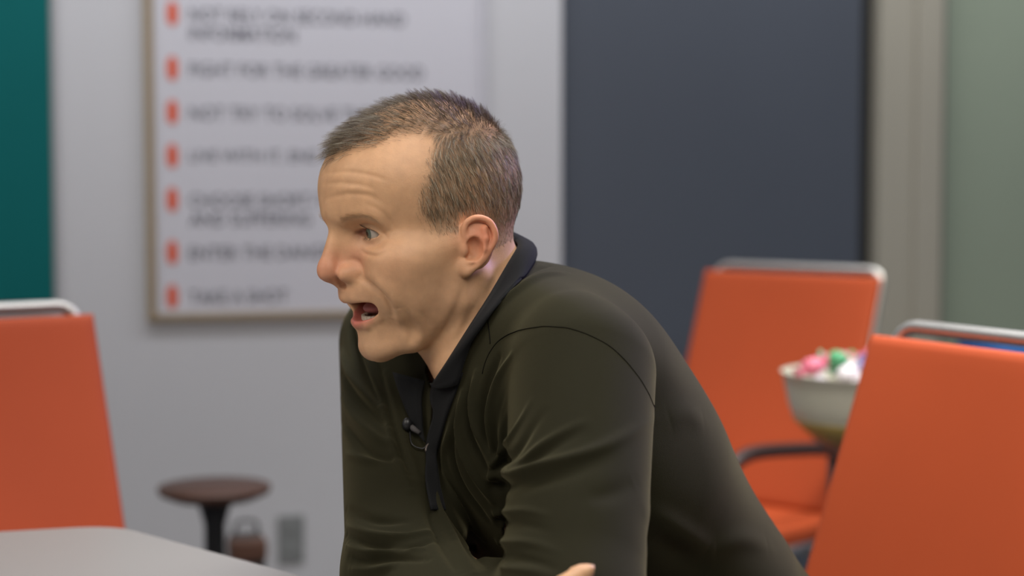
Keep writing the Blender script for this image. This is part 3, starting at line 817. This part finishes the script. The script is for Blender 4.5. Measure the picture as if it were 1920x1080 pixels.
# hair region on the scalp (in mirrored projection)
HAIRPOLY = np.array([(606, 296), (640, 284), (662, 272), (700, 268), (738, 252), (772, 243), (806, 245), (824, 258), (818, 278), (808, 302), (802, 335), (786, 372), (792, 402), (818, 436), (864, 436), (872, 412), (890, 399), (912, 402), (930, 412), (938, 440), (942, 475), (1010, 490), (1040, 100), (560, 100), (560, 300)], float)
def hairmask(hq, jitter=0.0, rs=None):
    q = hq.astype(float).copy(); q[:, 1] = np.abs(q[:, 1])
    x, y, _ = project(from_h(q))
    if rs is not None: x = x + rs.normal(0, jitter, len(x)); y = y + rs.normal(0, jitter, len(x))
    fr = inpoly(x, y, HAIRPOLY)
    back = (q[:, 2] > -14) & (np.sqrt(((q - np.array([-3, 0, 58])) ** 2 / np.array([99, 77, 91]) ** 2).sum(1)) < 1.09)
    m = np.where(q[:, 0] > -30, fr, back) & (q[:, 2] > -40)
    # keep off the ear
    L0 = (q - ET) @ ea; L1 = (q - ET) @ eb; L2_ = (q - ET) @ en
    ear = (L2_ > -2.5) & (L0 > -6) & (L0 < 42) & (L1 > -35) & (L1 < 37)
    return m & ~ear
hz = np.nonzero((h[:, 2] > -40) & (np.linalg.norm(h - np.array([0, 0, 50]), axis=1) < 140))[0]
rj = np.random.RandomState(8); hwt = np.zeros(len(hz))
for _ in range(14): hwt += hairmask(h[hz], 8.0, rj) / 14
sw_ = ((np.clip((np.abs(h[hz, 1]) - 30) / 30, 0, 1) * .30 + .22) * hwt)[:, None]
cols[hz] = cols[hz] * (1 - sw_) + np.array([.20, .14, .09]) * sw_
body_me = build_mesh('body', verts, quads); paint(body_me, cols)
M_SKIN = mat('skin', (.5, .3, .2), .52, attr='Col', noise=.22, scale=90, bump=.18, bscale=700, sss=.12, sss_scale=.003, spec=.35)
body = pchild(link('body', body_me, M_SKIN)); body['label'] = 'light tanned skin of head, neck and hands'
body_nrm = normals(verts, quads)

# ---- eyes, teeth, tongue
def uv_sphere(bm, r, seg=32, rings=20):
    bmesh.ops.create_uvsphere(bm, u_segments=seg, v_segments=rings, radius=r)
M_EYE = mat('eye_white', (.48, .42, .36), .25, noise=.05, scale=300)
M_IRIS = mat('iris', (.10, .125, .095), .2, noise=.3, scale=900)
M_PUPIL = mat('pupil', (.006, .006, .006), .08)
M_LASH = mat('lash', (.03, .018, .012), .6)
gaze = np.array([math.cos(math.radians(3)), -math.sin(math.radians(3)), -.02]); gaze /= np.linalg.norm(gaze)
for s in (1, -1):
    c = from_h(EYE * np.array([1, s, 1])); gw = gaze @ HR
    rot = Vector(gw).to_track_quat('Z', 'Y').to_matrix()
    bm = bmesh.new(); uv_sphere(bm, EYE_R / 1000)
    bmesh.ops.transform(bm, matrix=Matrix.Translation(Vector(c)) @ rot.to_4x4(), verts=bm.verts)
    eo = pchild(from_bm('eyeball', bm, M_EYE, None, True))
    def disc(nm, r, off, m):
        bm = bmesh.new(); rings = []; R = (EYE_R + off) / 1000; n = 24
        for k in range(6):
            rr = r * k / 5 / 1000; z = math.sqrt(R * R - rr * rr)
            rings.append([bm.verts.new((rr * math.cos(a), rr * math.sin(a), z)) for a in [2 * math.pi * i / n for i in range(n)]] if k else [bm.verts.new((0, 0, z))])
        for i in range(n): bm.faces.new((rings[0][0], rings[1][i], rings[1][(i + 1) % n]))
        for k in range(1, 5):
            for i in range(n): bm.faces.new((rings[k][i], rings[k + 1][i], rings[k + 1][(i + 1) % n], rings[k][(i + 1) % n]))
        bmesh.ops.transform(bm, matrix=Matrix.Translation(Vector(c)) @ rot.to_4x4(), verts=bm.verts)
        ch = from_bm(nm, bm, m, eo, True); ch.matrix_parent_inverse = Matrix.Identity(4); return ch
    disc('iris', 5.9, .12, M_IRIS); disc('pupil', 2.3, .22, M_PUPIL)
rs = np.random.RandomState(3)
def strands(name, roots, dirs, bends, lens, w0, cols_, m, nseg=3):
    """tapered three-sided hairs"""
    n = len(roots); k = nseg + 1
    t = np.linspace(0, 1, k)
    cen = roots[:, None] + dirs[:, None] * (lens[:, None] * t[None])[..., None] + bends[:, None] * (lens[:, None] * (t ** 2)[None])[..., None]
    tg = dirs + bends * .7; tg /= np.linalg.norm(tg, axis=1)[:, None]
    ref = rs.normal(size=(n, 3)); a = np.cross(tg, ref); a /= np.linalg.norm(a, axis=1)[:, None]; b = np.cross(tg, a)
    V_ = []
    wt = w0[:, None] * np.array([1 - .85 * tt ** 1.5 for tt in t])[None]
    for j in range(3):
        an = 2 * math.pi * j / 3; off = a * math.cos(an) + b * math.sin(an)
        V_.append(cen + off[:, None] * wt[..., None])
    vv = np.stack(V_, 2).reshape(-1, 3)                     # n, k, 3
    base = (np.arange(n) * k * 3)[:, None, None]
    F = []
    for i in range(nseg):
        for j in range(3): F.append([i * 3 + j, i * 3 + (j + 1) % 3, (i + 1) * 3 + (j + 1) % 3, (i + 1) * 3 + j])
    F = (base + np.array(F)[None]).reshape(-1, 4)
    me = build_mesh(name, vv, F)
    paint(me, np.repeat(cols_, k * 3, axis=0))
    return link(name, me, m)
# lashes
lr, ld, lb, ll = [], [], [], []
for s in (1, -1):
    for k in range(70):
        x = rs.uniform(-12.5, 13); ax = max(0, 1 - (x / 14.2) ** 2); upper = k < 48
        zz = -.10 * x + (5.0 * ax ** .62 + .5 if upper else -4.4 * ax ** .8 - .1)
        f = math.sqrt(max(1, 13.9 ** 2 - zz * zz - (x * .9) ** 2))
        lr.append(from_h((EYE + np.array([f, x, zz])) * np.array([1, s, 1])))
        dv = np.array([.8, .25 * x / 12, .25 if upper else -.5]) * np.array([1, s, 1]); bv = np.array([.1, .2 * x / 12, .7 if upper else -.15]) * np.array([1, s, 1])
        ld.append((dv / np.linalg.norm(dv)) @ HR); lb.append(bv @ HR * .8); ll.append(.0055 if upper else .003)
ml = mat('lash_hair', (.05, .03, .02), .6, attr='Col')
pchild(strands('eyelashes', np.array(lr), np.array(ld), np.array(lb), np.array(ll), np.full(len(lr), .00011), np.tile([.05, .03, .02], (len(lr), 1)), ml))['kind'] = 'stuff'
M_TOOTH = mat('tooth', (.62, .56, .44), .3, noise=.08, scale=200)
def teeth(up):
    n = 12
    for k in range(n):
        a = (k - (n - 1) / 2) / (n - 1) * 2; ang = a * 1.25
        f = 62 + 24 * math.cos(ang) - (7 if not up else 0); s_ = 22 * math.sin(ang); u = -32.0 if up else -56.0
        bm = bmesh.new(); w_ = 5.6 if abs(a) < .6 else 6.6
        box_bm(bm, (0, 0, 0), (.0045 if abs(a) < .6 else .007, w_ / 1000, .0085 if not up else .008), .0014, seg=3)
        M4 = Matrix.Translation(Vector(from_h((f, s_, u)))) @ Matrix(HR.T).to_4x4() @ Matrix.Rotation(ang, 4, 'Z')
        bmesh.ops.transform(bm, matrix=M4, verts=bm.verts)
        pchild(from_bm('tooth', bm, M_TOOTH, None, True))
teeth(False); teeth(True)
bm = bmesh.new(); uv_sphere(bm, 1.0); bmesh.ops.scale(bm, vec=(.027, .019, .0085), verts=bm.verts)
bmesh.ops.transform(bm, matrix=Matrix.Translation(Vector(from_h((52, 0, -45)))) @ Matrix(HR.T).to_4x4(), verts=bm.verts)
pchild(from_bm('tongue', bm, mat('tongue', (.50, .19, .17), .45, noise=.15, scale=300), None, True))

# ---- hair
def sample(mask_v, n):
    q = quads[mask_v[quads].all(1)]; a = verts[q]
    ar = np.linalg.norm(np.cross(a[:, 2] - a[:, 0], a[:, 3] - a[:, 1]), axis=1); pk = rs.choice(len(q), n, p=ar / ar.sum())
    u, v = rs.rand(n, 1), rs.rand(n, 1); w4 = [(1 - u) * (1 - v), u * (1 - v), u * v, (1 - u) * v]
    p = sum(w4[i] * a[pk, i] for i in range(4)); nn = sum(w4[i] * body_nrm[q[pk, i]] for i in range(4))
    return p, nn / np.linalg.norm(nn, axis=1)[:, None]
zone = (h[:, 2] > -45) & (h[:, 0] < 112) & (np.abs(h[:, 1]) < 100)
rp, rn = sample(zone & (np.linalg.norm(h - np.array([3, 0, 50]), axis=1) < 135), 84000)
rh = to_h(rp); keep = hairmask(rh, 7.5, rs)
rp, rn, rh = rp[keep], rn[keep], rh[keep]
hn = rn @ HR.T
topw = np.clip((hn[:, 2] - .25) / .5, 0, 1); sidew = 1 - topw
# thin on the crown front
thin = np.exp(-(((rh[:, 0] - 15) / 48) ** 2 + ((rh[:, 1]) / 46) ** 2)) * (rh[:, 2] > 95)
x_, y_, _ = project(from_h(np.stack([rh[:, 0], np.abs(rh[:, 1]), rh[:, 2]], 1)))
kp = rs.rand(len(rp)) > thin * .5
rp, rn, rh, hn, topw, sidew = rp[kp], rn[kp], rh[kp], hn[kp], topw[kp], sidew[kp]
n = len(rp)
frontw = np.clip((rh[:, 0] - 10) / 60, 0, 1)
comb_top = np.stack([.85 + 0 * topw, -.25 * np.sign(rh[:, 1]) * .6 + rs.normal(0, .25, n), .1 + rs.normal(0, .2, n)], 1)
comb_side = np.stack([-.18 + rs.normal(0, .16, n), np.zeros(n), -1 + rs.normal(0, .12, n)], 1)
comb = comb_top * topw[:, None] + comb_side * sidew[:, None]
comb -= hn * (comb * hn).sum(1)[:, None]; comb /= np.linalg.norm(comb, axis=1)[:, None] + 1e-9
crown = topw * np.clip((20 - rh[:, 0]) / 50, 0, 1)
lift = .28 + .55 * topw * (1 - .2 * frontw) + .3 * crown + rs.normal(0, .12, n)
d0 = hn * lift[:, None] + comb * .8 + rs.normal(0, .13, (n, 3)); d0 /= np.linalg.norm(d0, axis=1)[:, None]
ln = (.0100 * sidew + (.0135 + .005 * frontw) * topw) * rs.uniform(.65, 1.15, n)
low = np.clip((rh[:, 2] - (-5)) / 60, .35, 1); ln *= low
nearedge = ~hairmask(rh + 0, 0.0) ; ln[nearedge] *= .7
bend = comb * .35 - hn * .30 * sidew[:, None]
pal = np.array([[.105, .072, .042], [.165, .12, .072], [.27, .22, .145], [.60, .57, .45], [.05, .034, .022]])
ch_i = rs.choice(n, 1500, replace=False); kdc = kdtree.KDTree(1500)
for i_, c_ in enumerate(ch_i): kdc.insert(rp[c_], i_)
kdc.balance()
gi = ch_i[np.array([kdc.find(q_)[1] for q_ in rp])]
tip = rp + (d0 @ HR + bend @ HR) * ln[:, None]
pull = (tip[gi] - tip) / ln[:, None]; pl_n = np.linalg.norm(pull, axis=1)[:, None]; pull *= np.minimum(1, .55 / (pl_n + 1e-9))
bendw = bend @ HR + pull * (.40 + .35 * topw)[:, None]
pw = np.where(topw[:, None] > .5, np.array([[.34, .30, .15, .05, .16]]), np.array([[.22, .26, .24, .16, .12]]))
cum = pw.cumsum(1); ch = (rs.rand(n)[:, None] > cum).sum(1); hc = pal[np.clip(ch, 0, 4)] * rs.uniform(.85, 1.2, (n, 1)) * (1 - .28 * topw * (1 - .6 * frontw))[:, None]
M_HAIR = mat('hair', (.2, .15, .1), .42, attr='Col', spec=.4)
hair = pchild(strands('hair', rp - rn * .0004, d0 @ HR, bendw, ln, np.full(n, .000105) * rs.uniform(.8, 1.3, n), hc, M_HAIR))
hair['label'] = 'cropped greying brown hair, thin on top'; hair['kind'] = 'stuff'
# eyebrows
br, bd_, bb_, bl_ = [], [], [], []
for s in (1, -1):
    line = smooth_path([(90, 14, 44), (84, 26, 48), (76, 38, 48.5), (66, 50, 43)], 12)
    for k in range(300):
        u = rs.rand(); c = line[int(u * (len(line) - 1))] + np.array([0, rs.normal(0, 1.0), rs.normal(0, 2.6 * (1 - .4 * u))])
        q = c + np.array([14, 8, 0]); br.append(q * np.array([1, s, 1])); bd_.append(np.array([-.25, .75, .30 - .5 * u]) * np.array([1, s, 1])); bl_.append(rs.uniform(.005, .009))
# drop the brow roots onto the skin
kd = kdtree.KDTree(len(verts))
fm = np.nonzero((h[:, 0] > 40) & (h[:, 2] > 30) & (h[:, 2] < 75))[0]
kd = kdtree.KDTree(len(fm))
for i, vi in enumerate(fm): kd.insert(verts[vi], i)
kd.balance()
roots, dd_ = [], []
for q, d_ in zip(br, bd_):
    co, i, _ = kd.find(Vector(from_h(q))); vi = fm[i]; nn = body_nrm[vi]; d3 = d_ @ HR; d3 = d3 - nn * (d3 @ nn) + nn * .35
    roots.append(np.array(co)); dd_.append(d3 / np.linalg.norm(d3))
pchild(strands('eyebrows', np.array(roots), np.array(dd_), np.zeros((len(roots), 3)), np.array(bl_), np.full(len(roots), .00009), np.tile([.50, .33, .19], (len(roots), 1)) * rs.uniform(.6, 1.3, (len(roots), 1)), ml))['kind'] = 'stuff'

# ---- shirt
Xs = np.arange(-.30, .60, .0021); Ys = np.arange(1.28, 2.28, .0021); Zs = np.arange(.60, 1.16, .0021)
sv, sq = isosurface(shirt_sdf, Xs, Ys, Zs)
sn = normals(sv, sq)
FOLD = [
    # near sleeve, fan from the armpit
    ([(926, 872), (955, 825), (978, 785), (1000, 742)], .0042, .0050, 1), ([(924, 888), (975, 868), (1020, 832), (1075, 800), (1110, 785)], .0045, .0065, 1),
    ([(922, 897), (985, 882), (1060, 862), (1130, 838), (1190, 808), (1236, 775)], .0062, .0085, 1),
    ([(930, 880), (970, 845), (1000, 800), (1030, 760)], -.0040, .0075, 1), ([(930, 893), (1000, 860), (1060, 825), (1110, 805)], -.0040, .0085, 1),
    ([(925, 910), (1000, 905), (1090, 880), (1170, 850)], -.0040, .010, 1),
    ([(918, 862), (905, 815), (900, 770), (912, 720), (935, 672)], -.0060, .0055, 2), ([(925, 850), (917, 805), (918, 765), (932, 715), (958, 668)], .0040, .0050, 2),
    ([(930, 850), (928, 805), (936, 765), (952, 725)], -.0035, .0045, 1), ([(938, 845), (942, 800), (956, 760)], .0030, .0045, 1),
    # chest drapes
    ([(893, 700), (886, 750), (893, 800), (912, 845), (925, 880)], .0048, .0055, 2), ([(880, 715), (874, 765), (880, 815), (900, 860), (922, 905)], -.0045, .0050, 2),
    ([(868, 735), (860, 790), (868, 840), (890, 890), (922, 940)], .0045, .0055, 2), ([(856, 770), (846, 820), (850, 870), (872, 920), (915, 975)], -.0042, .0055, 2),
    ([(845, 800), (833, 850), (836, 900), (860, 950), (905, 1010)], .0042, .0060, 2), ([(832, 850), (824, 900), (838, 950), (880, 1020), (915, 1065)], -.0040, .0065, 2),
    ([(816, 900), (820, 950), (850, 1010), (890, 1075)], .0040, .0065, 2), ([(800, 900), (806, 960), (830, 1020), (860, 1075)], -.0035, .0070, 2),
    # elbow ripples of the near sleeve
    ([(930, 962), (985, 958), (1040, 970)], .0030, .0050, 1), ([(932, 978), (990, 985), (1040, 1000)], -.0028, .0060, 1), ([(938, 1016), (1000, 1020), (1060, 1040)], .0032, .0060, 1),
    ([(940, 1040), (1010, 1055), (1060, 1075)], -.0028, .0060, 1), ([(945, 1066), (1000, 1072), (1050, 1085)], .0028, .0060, 1), ([(1190, 905), (1150, 925), (1100, 935)], -.0016, .012, 2),
    # far sleeve and far chest
    ([(640, 790), (672, 830), (710, 858), (745, 862)], -.0045, .0065, 2), ([(641, 745), (668, 785), (705, 820), (738, 840)], .0045, .0070, 2), ([(641, 700), (665, 740), (700, 775), (728, 800)], -.0040, .0065, 2),
    ([(640, 660), (655, 700), (690, 745), (718, 780)], .0042, .0070, 2), ([(660, 610), (668, 660), (690, 715), (715, 760)], -.0052, .0055, 2), ([(680, 640), (700, 700), (724, 770), (742, 850), (770, 920)], .0045, .0070, 2),
    ([(700, 670), (722, 740), (745, 820), (770, 890)], -.0042, .0065, 2), ([(722, 700), (742, 770), (762, 840), (785, 900)], .0036, .0065, 2), ([(650, 850), (690, 862), (735, 864)], .003, .006, 2),
    ([(650, 985), (700, 1003), (760, 1008), (810, 995)], .0042, .0060, 2), ([(650, 1002), (700, 1022), (760, 1028), (815, 1010)], -.0042, .0060, 2), ([(652, 1022), (690, 1036), (740, 1030), (790, 1030)], .0040, .0060, 2),
    ([(655, 1045), (690, 1052), (740, 1046), (800, 1050)], -.0036, .0060, 2), ([(650, 955), (700, 975), (760, 978)], -.003, .007, 2), ([(658, 1066), (700, 1068), (740, 1060)], .003, .006, 2),
    # shoulder and back
    ([(925, 560), (960, 530), (1000, 505), (1030, 498)], -.0034, .0060, 2), ([(918, 592), (960, 552), (1010, 520), (1060, 512)], .0030, .0070, 2), ([(1255, 790), (1285, 775), (1320, 790)], .0012, .018, 2),
    ([(1340, 1030), (1390, 1012), (1440, 1022)], .0016, .016, 2),
    ([(1210, 960), (1260, 985), (1330, 1030)], .0025, .016, 2), ([(1215, 1010), (1270, 1040), (1330, 1075)], -.0025, .016, 2),
]
FOLD = [(a_, b_ * 1.5, c_ * .68, t_) for a_, b_, c_, t_ in FOLD]
sv = creases(sv, sn, shirt_sdf, FOLD)
sv = relax(sv, sq, 1, .35)
sv = rest_on_table(sv, .7408)
# openings: neck, placket slit, cuffs, hem
keep = np.ones(len(sv), bool)
keep &= neck_sdf(sv.astype(np.float32)) > .0055
slit = dense([(806, 690), (812, 720), (814, 760), (810, 800), (803, 838)], shirt_sdf, 6)
dist, par = polydist(sv, slit, .03); keep &= ~(dist < (.0085 * (1 - par) ** .7 + .0008))
st_ = to_t(sv); keep &= st_[:, 2] > -.60
adl, adr = arms_sdf(sv.astype(np.float32))
for a, b, own, oth in ((ELL_, WRL, adl, adr), (ELR, WRR, adr, adl)):
    ab = b - a; t = (sv - a) @ ab / (ab @ ab); dd = np.linalg.norm(sv - a - np.clip(t, 0, 1.3)[:, None] * ab, axis=1)
    keep &= ~((t > .97) & (dd < .075) & (own < oth + .004))
sq2 = sq[keep[sq].all(1)]
shirt_me = build_mesh('shirt', sv, sq2)
M_SHIRT = mat('olive_black_jersey', (.0150, .0138, .0068), .85, noise=.10, scale=30, bump=.25, bscale=1500, sheen=.13, sheen_tint=(.9, .8, .45), spec=.08)
shirt = pchild(link('shirt', shirt_me, M_SHIRT)); shirt['label'] = 'dark olive long-sleeved jersey polo shirt'
so = shirt.modifiers.new('thickness', 'SOLIDIFY'); so.thickness = .0022; so.offset = -1
def sub(o, parent): o.parent = parent; return o
def cover(p): return np.minimum(neck_sdf(p), shirt_sdf(p))
def resample(pts, n):
    pts = np.asarray(pts); s = np.r_[0, np.cumsum(np.linalg.norm(np.diff(pts, axis=0), axis=1))]; u = np.linspace(0, s[-1], n)
    return np.stack([np.interp(u, s, pts[:, k]) for k in range(3)], 1)
def sheet(name, rows, m, thick=.002, smooth=True):
    """grid of points rows[i][j] -> sheet with thickness"""
    bm = bmesh.new(); g = [[bm.verts.new(Vector(p)) for p in r] for r in rows]
    for i in range(len(g) - 1):
        for j in range(len(g[0]) - 1): bm.faces.new((g[i][j], g[i][j + 1], g[i + 1][j + 1], g[i + 1][j]))
    o = from_bm(name, bm, m, None, smooth)
    md = o.modifiers.new('thickness', 'SOLIDIFY'); md.thickness = thick; md.offset = 0
    return o
M_COLLAR = mat('collar_rib', (.0085, .0085, .009), .85, noise=.10, scale=40, bump=.35, bscale=1800, sheen=.03, spec=.1)
# collar: near leaf drawn on the neck and shirt, the far leaf is its mirror image across the chest
inner = [(815, 721), (833, 694), (856, 655), (890, 590), (930, 520), (955, 480)]
outer = [(867, 723), (877, 690), (892, 645), (924, 596), (962, 548), (982, 526)]
fr = [(814, 712), (840, 714), (866, 713)]
def tr_off(pix, fn, o, n=16):
    p = dense(pix, fn, 6); return offset_pts(resample(p, n), fn, o)
in3 = tr_off(inner, cover, .0045); out3 = tr_off(outer, cover, .0055)
# continue both edges round to the middle of the back, hugging the neck
ax_ = NECK0 - NECK1; axl = ax_ @ ax_; axn = ax_ / math.sqrt(axl)
e1_ = -tf_ - axn * (-tf_ @ axn); e1_ /= np.linalg.norm(e1_); e2_ = np.cross(axn, e1_)
if e2_ @ ts_ < 0: e2_ = -e2_
def ring_pt(axial, ph, o):
    c = NECK1 + ax_ * axial; e = e1_ * math.cos(ph) + e2_ * math.sin(ph); t = .06
    for _ in range(40): t += .8 * (o - float(neck_sdf((c + e * t)[None].astype(np.float32))[0]))
    return c + e * t
def ring_low(ph):
    a = .75
    while a > .02 and float(shirt_sdf(ring_pt(a, ph, .012)[None].astype(np.float32))[0]) > .004: a -= .02
    return a
def axang(p): v = p - NECK1; return (v @ ax_) / axl, math.atan2(v @ e2_, v @ e1_)
ai, phi_i = axang(in3[-1]); ao, phi_o = axang(out3[-1])
bi_l, bo_l = [], []
for k in range(1, 9):
    u = k / 8; su = u * u * (3 - 2 * u)
    bi_l.append(ring_pt(ai + (.80 - ai) * su, phi_i * (1 - u), .0045))
    ph = phi_o * (1 - u); w_ = min(1, u * 2.2); low = ring_low(ph)
    q = ring_pt(low, ph, .012); g_ = out3[-1] + (q - out3[-1]) * w_ if w_ < 1 else q
    bo_l.append(g_)
in3 = resample(np.vstack([in3, bi_l]), 34); out3 = resample(np.vstack([out3, bo_l]), 34)
for _ in range(9):
    for arr in (in3, out3): arr[8:-1] = .25 * arr[7:-2] + .5 * arr[8:-1] + .25 * arr[9:]
nm_ = np.cross(NECK0 - NECK1, tf_); nm_ /= np.linalg.norm(nm_)
def mirror_t(p): return p - 2 * ((p - NECK1) @ nm_)[:, None] * nm_
rows = []
for k in range(7):
    u = k / 6; mid = in3 * (1 - u) + out3 * u
    puff = .010 * math.sin(math.pi * u) ** .8
    foot = NECK1 + ((mid - NECK1) @ ax_ / axl)[:, None] * ax_; rad = mid - foot; rad /= np.linalg.norm(rad, axis=1)[:, None]
    rad = rad + axn * .35; rad /= np.linalg.norm(rad, axis=1)[:, None]
    rows.append(mid + rad * puff)
near = np.array(rows)
far = np.array([mirror_t(r) for r in rows])
full = np.concatenate([near, far[:, ::-1][:, 1:]], axis=1)
collar = pchild(sheet('collar', full, M_COLLAR, .0028)); collar.parent = shirt; collar.matrix_parent_inverse = Matrix.Identity(4)
collar['label'] = 'dark ribbed open polo collar'
# placket
pl_l = tr_off([(822, 700), (812, 745), (819, 775), (808, 815), (799, 848), (796, 900), (806, 960)], shirt_sdf, .0030, 22)
pl_r = tr_off([(872, 700), (854, 748), (842, 780), (832, 815), (824, 850), (820, 900), (832, 960)], shirt_sdf, .0030, 22)
pl = sheet('placket', [pl_l * (1 - u) + pl_r * u for u in (0, .15, .5, .85, 1)], M_COLLAR, .002); pl.parent = shirt
fl_l = tr_off([(742, 700), (752, 735), (765, 775), (785, 820)], shirt_sdf, .004, 16)
fl_r = tr_off([(806, 715), (800, 750), (802, 790), (800, 835)], shirt_sdf, .006, 16)
fp = sheet('placket', [fl_l * (1 - u) + fl_r * u for u in (0, .2, .5, .8, 1)], M_COLLAR, .002); fp.parent = shirt
# buttons
M_BUTTON = mat('brown_button', (.075, .055, .045), .35, noise=.15, scale=200)
def button(px, py, r=.0058):
    c, ok = trace([(px, py)], shirt_sdf); e = offset_pts(c, shirt_sdf, .0048)[0]; nn = (e - c[0]) / np.linalg.norm(e - c[0])
    bm = bmesh.new(); prof = [(0, .0004), (.0026, .0004), (.0036, .0012), (.0052, .0014), (.0058, .0004), (.0056, -.0008), (0, -.0008)]
    rings = [[bm.verts.new((a_ * math.cos(t), a_ * math.sin(t), z_)) for t in [2 * math.pi * k / 20 for k in range(20)]] if a_ > 0 else [bm.verts.new((0, 0, z_))] for a_, z_ in prof]
    for a_, b_ in zip(rings, rings[1:]):
        for k in range(20):
            k2 = (k + 1) % 20
            if len(a_) == 1: bm.faces.new((a_[0], b_[k], b_[k2]))
            elif len(b_) == 1: bm.faces.new((a_[k], a_[k2], b_[0]))
            else: bm.faces.new((a_[k], a_[k2], b_[k2], b_[k]))
    bmesh.ops.transform(bm, matrix=Matrix.Translation(Vector(e)) @ Vector(nn).to_track_quat('Z', 'Y').to_matrix().to_4x4(), verts=bm.verts)
    b = from_bm('button', bm, M_BUTTON, None, True); b.parent = shirt
button(811, 843)
# seams: armhole, shoulder
M_SEAM = mat('seam_thread', (.006, .0055, .004), .95, noise=.1, spec=.03)
kds = kdtree.KDTree(len(sv))
for i, p_ in enumerate(sv): kds.insert(p_, i)
kds.balance()
def seam(pix, r=.00055, o=.0001):
    line = dense(pix, shirt_sdf, 8); line = resample(line, max(8, int(len(line))))
    pts = []
    for p_ in line:
        co, i, d_ = kds.find(Vector(p_)); pts.append(np.array(co) + sn[i] * o)
    pts = np.array(pts)
    for _ in range(3): pts[1:-1] = .25 * pts[:-2] + .5 * pts[1:-1] + .25 * pts[2:]
    bm = bmesh.new(); tube_bm(bm, pts, r, 6); b = from_bm('seam', bm, M_SEAM, None, True); b.parent = shirt
seam([(905, 700), (912, 672), (928, 645), (955, 627), (990, 616), (1030, 612), (1070, 616), (1110, 630), (1150, 655), (1185, 690), (1212, 730), (1228, 766)])
seam([(915, 598), (917, 618), (920, 645)], .0006)

# ---- clip microphone on the far placket
mp_, _ = trace([(763, 806), (790, 820), (783, 838)], shirt_sdf); mp_ = offset_pts(mp_, shirt_sdf, .008)
mic = empty('clip_microphone', tuple(mp_[0])); tag(mic, 'small black clip-on microphone on the shirt placket', 'microphone')
MI = Matrix.Translation(-mic.location)
def mchild(o): o.parent = mic; o.matrix_parent_inverse = MI; return o
bm = bmesh.new(); uv_sphere(bm, .005, 16, 10); bmesh.ops.scale(bm, vec=(1, 1, 1.35), verts=bm.verts); bmesh.ops.translate(bm, vec=Vector(mp_[0]), verts=bm.verts)
mchild(from_bm('foam_head', bm, M_BLACK, None, True))
mchild(tube('clip_bar', [mp_[0] + np.array([.004, 0, -.002]), (mp_[0] + mp_[1]) / 2, mp_[1]], [.0025, .003, .0022], M_BAG, None, 8))
cb, _ = trace([(768, 815), (772, 838), (790, 846), (806, 836)], shirt_sdf); cb = offset_pts(cb, shirt_sdf, .004)
mchild(tube('cable', smooth_path(list(cb), 5), .0008, M_BLACK, None, 6))

# ---- trousers, shoes
Xt = np.arange(-.5, .65, .009); Yt = np.arange(1.2, 2.3, .009); Zt = np.arange(.06, .80, .009)
tv, tq = isosurface(lambda p: legs_sdf(p, .004), Xt, Yt, Zt)
gm = Vector((math.cos(CH_MAN.rotation_euler[2]), math.sin(CH_MAN.rotation_euler[2]), 0)); dl_ = tv - np.array(CH_MAN.location); fx = dl_ @ np.array(gm); fy = dl_ @ np.array([-gm.y, gm.x, 0])
st2 = (fx > -.2) & (fx < .31) & (np.abs(fy) < .24) & (tv[:, 2] < .490) & (tv[:, 2] > .38); tv[st2, 2] = .490
kt = tv[:, 2] > .09; tq = tq[kt[tq].all(1)]
tro = pchild(link('trousers', build_mesh('trousers', tv, tq), mat('dark_denim', (.02, .022, .032), .85, noise=.15, scale=60, bump=.3, bscale=900)))
tro['label'] = 'dark trousers'
M_SHOE = mat('black_leather', (.015, .013, .012), .4, noise=.1)
for f_ in FOOT:
    bm = bmesh.new(); uv_sphere(bm, 1.0, 24, 16)
    for v in bm.verts:
        x, y, z = v.co; v.co = (x * .14 + .055, y * (.048 - .008 * x), max(z, -.75) * (.055 - .018 * max(0, x)))
    z0 = min(v.co.z for v in bm.verts)
    bmesh.ops.transform(bm, matrix=Matrix.Translation((f_[0], f_[1], -z0 + .001)) @ Matrix.Rotation(math.atan2(tf_[1], tf_[0]), 4, 'Z'), verts=bm.verts)
    pchild(from_bm('shoe', bm, M_SHOE, None, True))
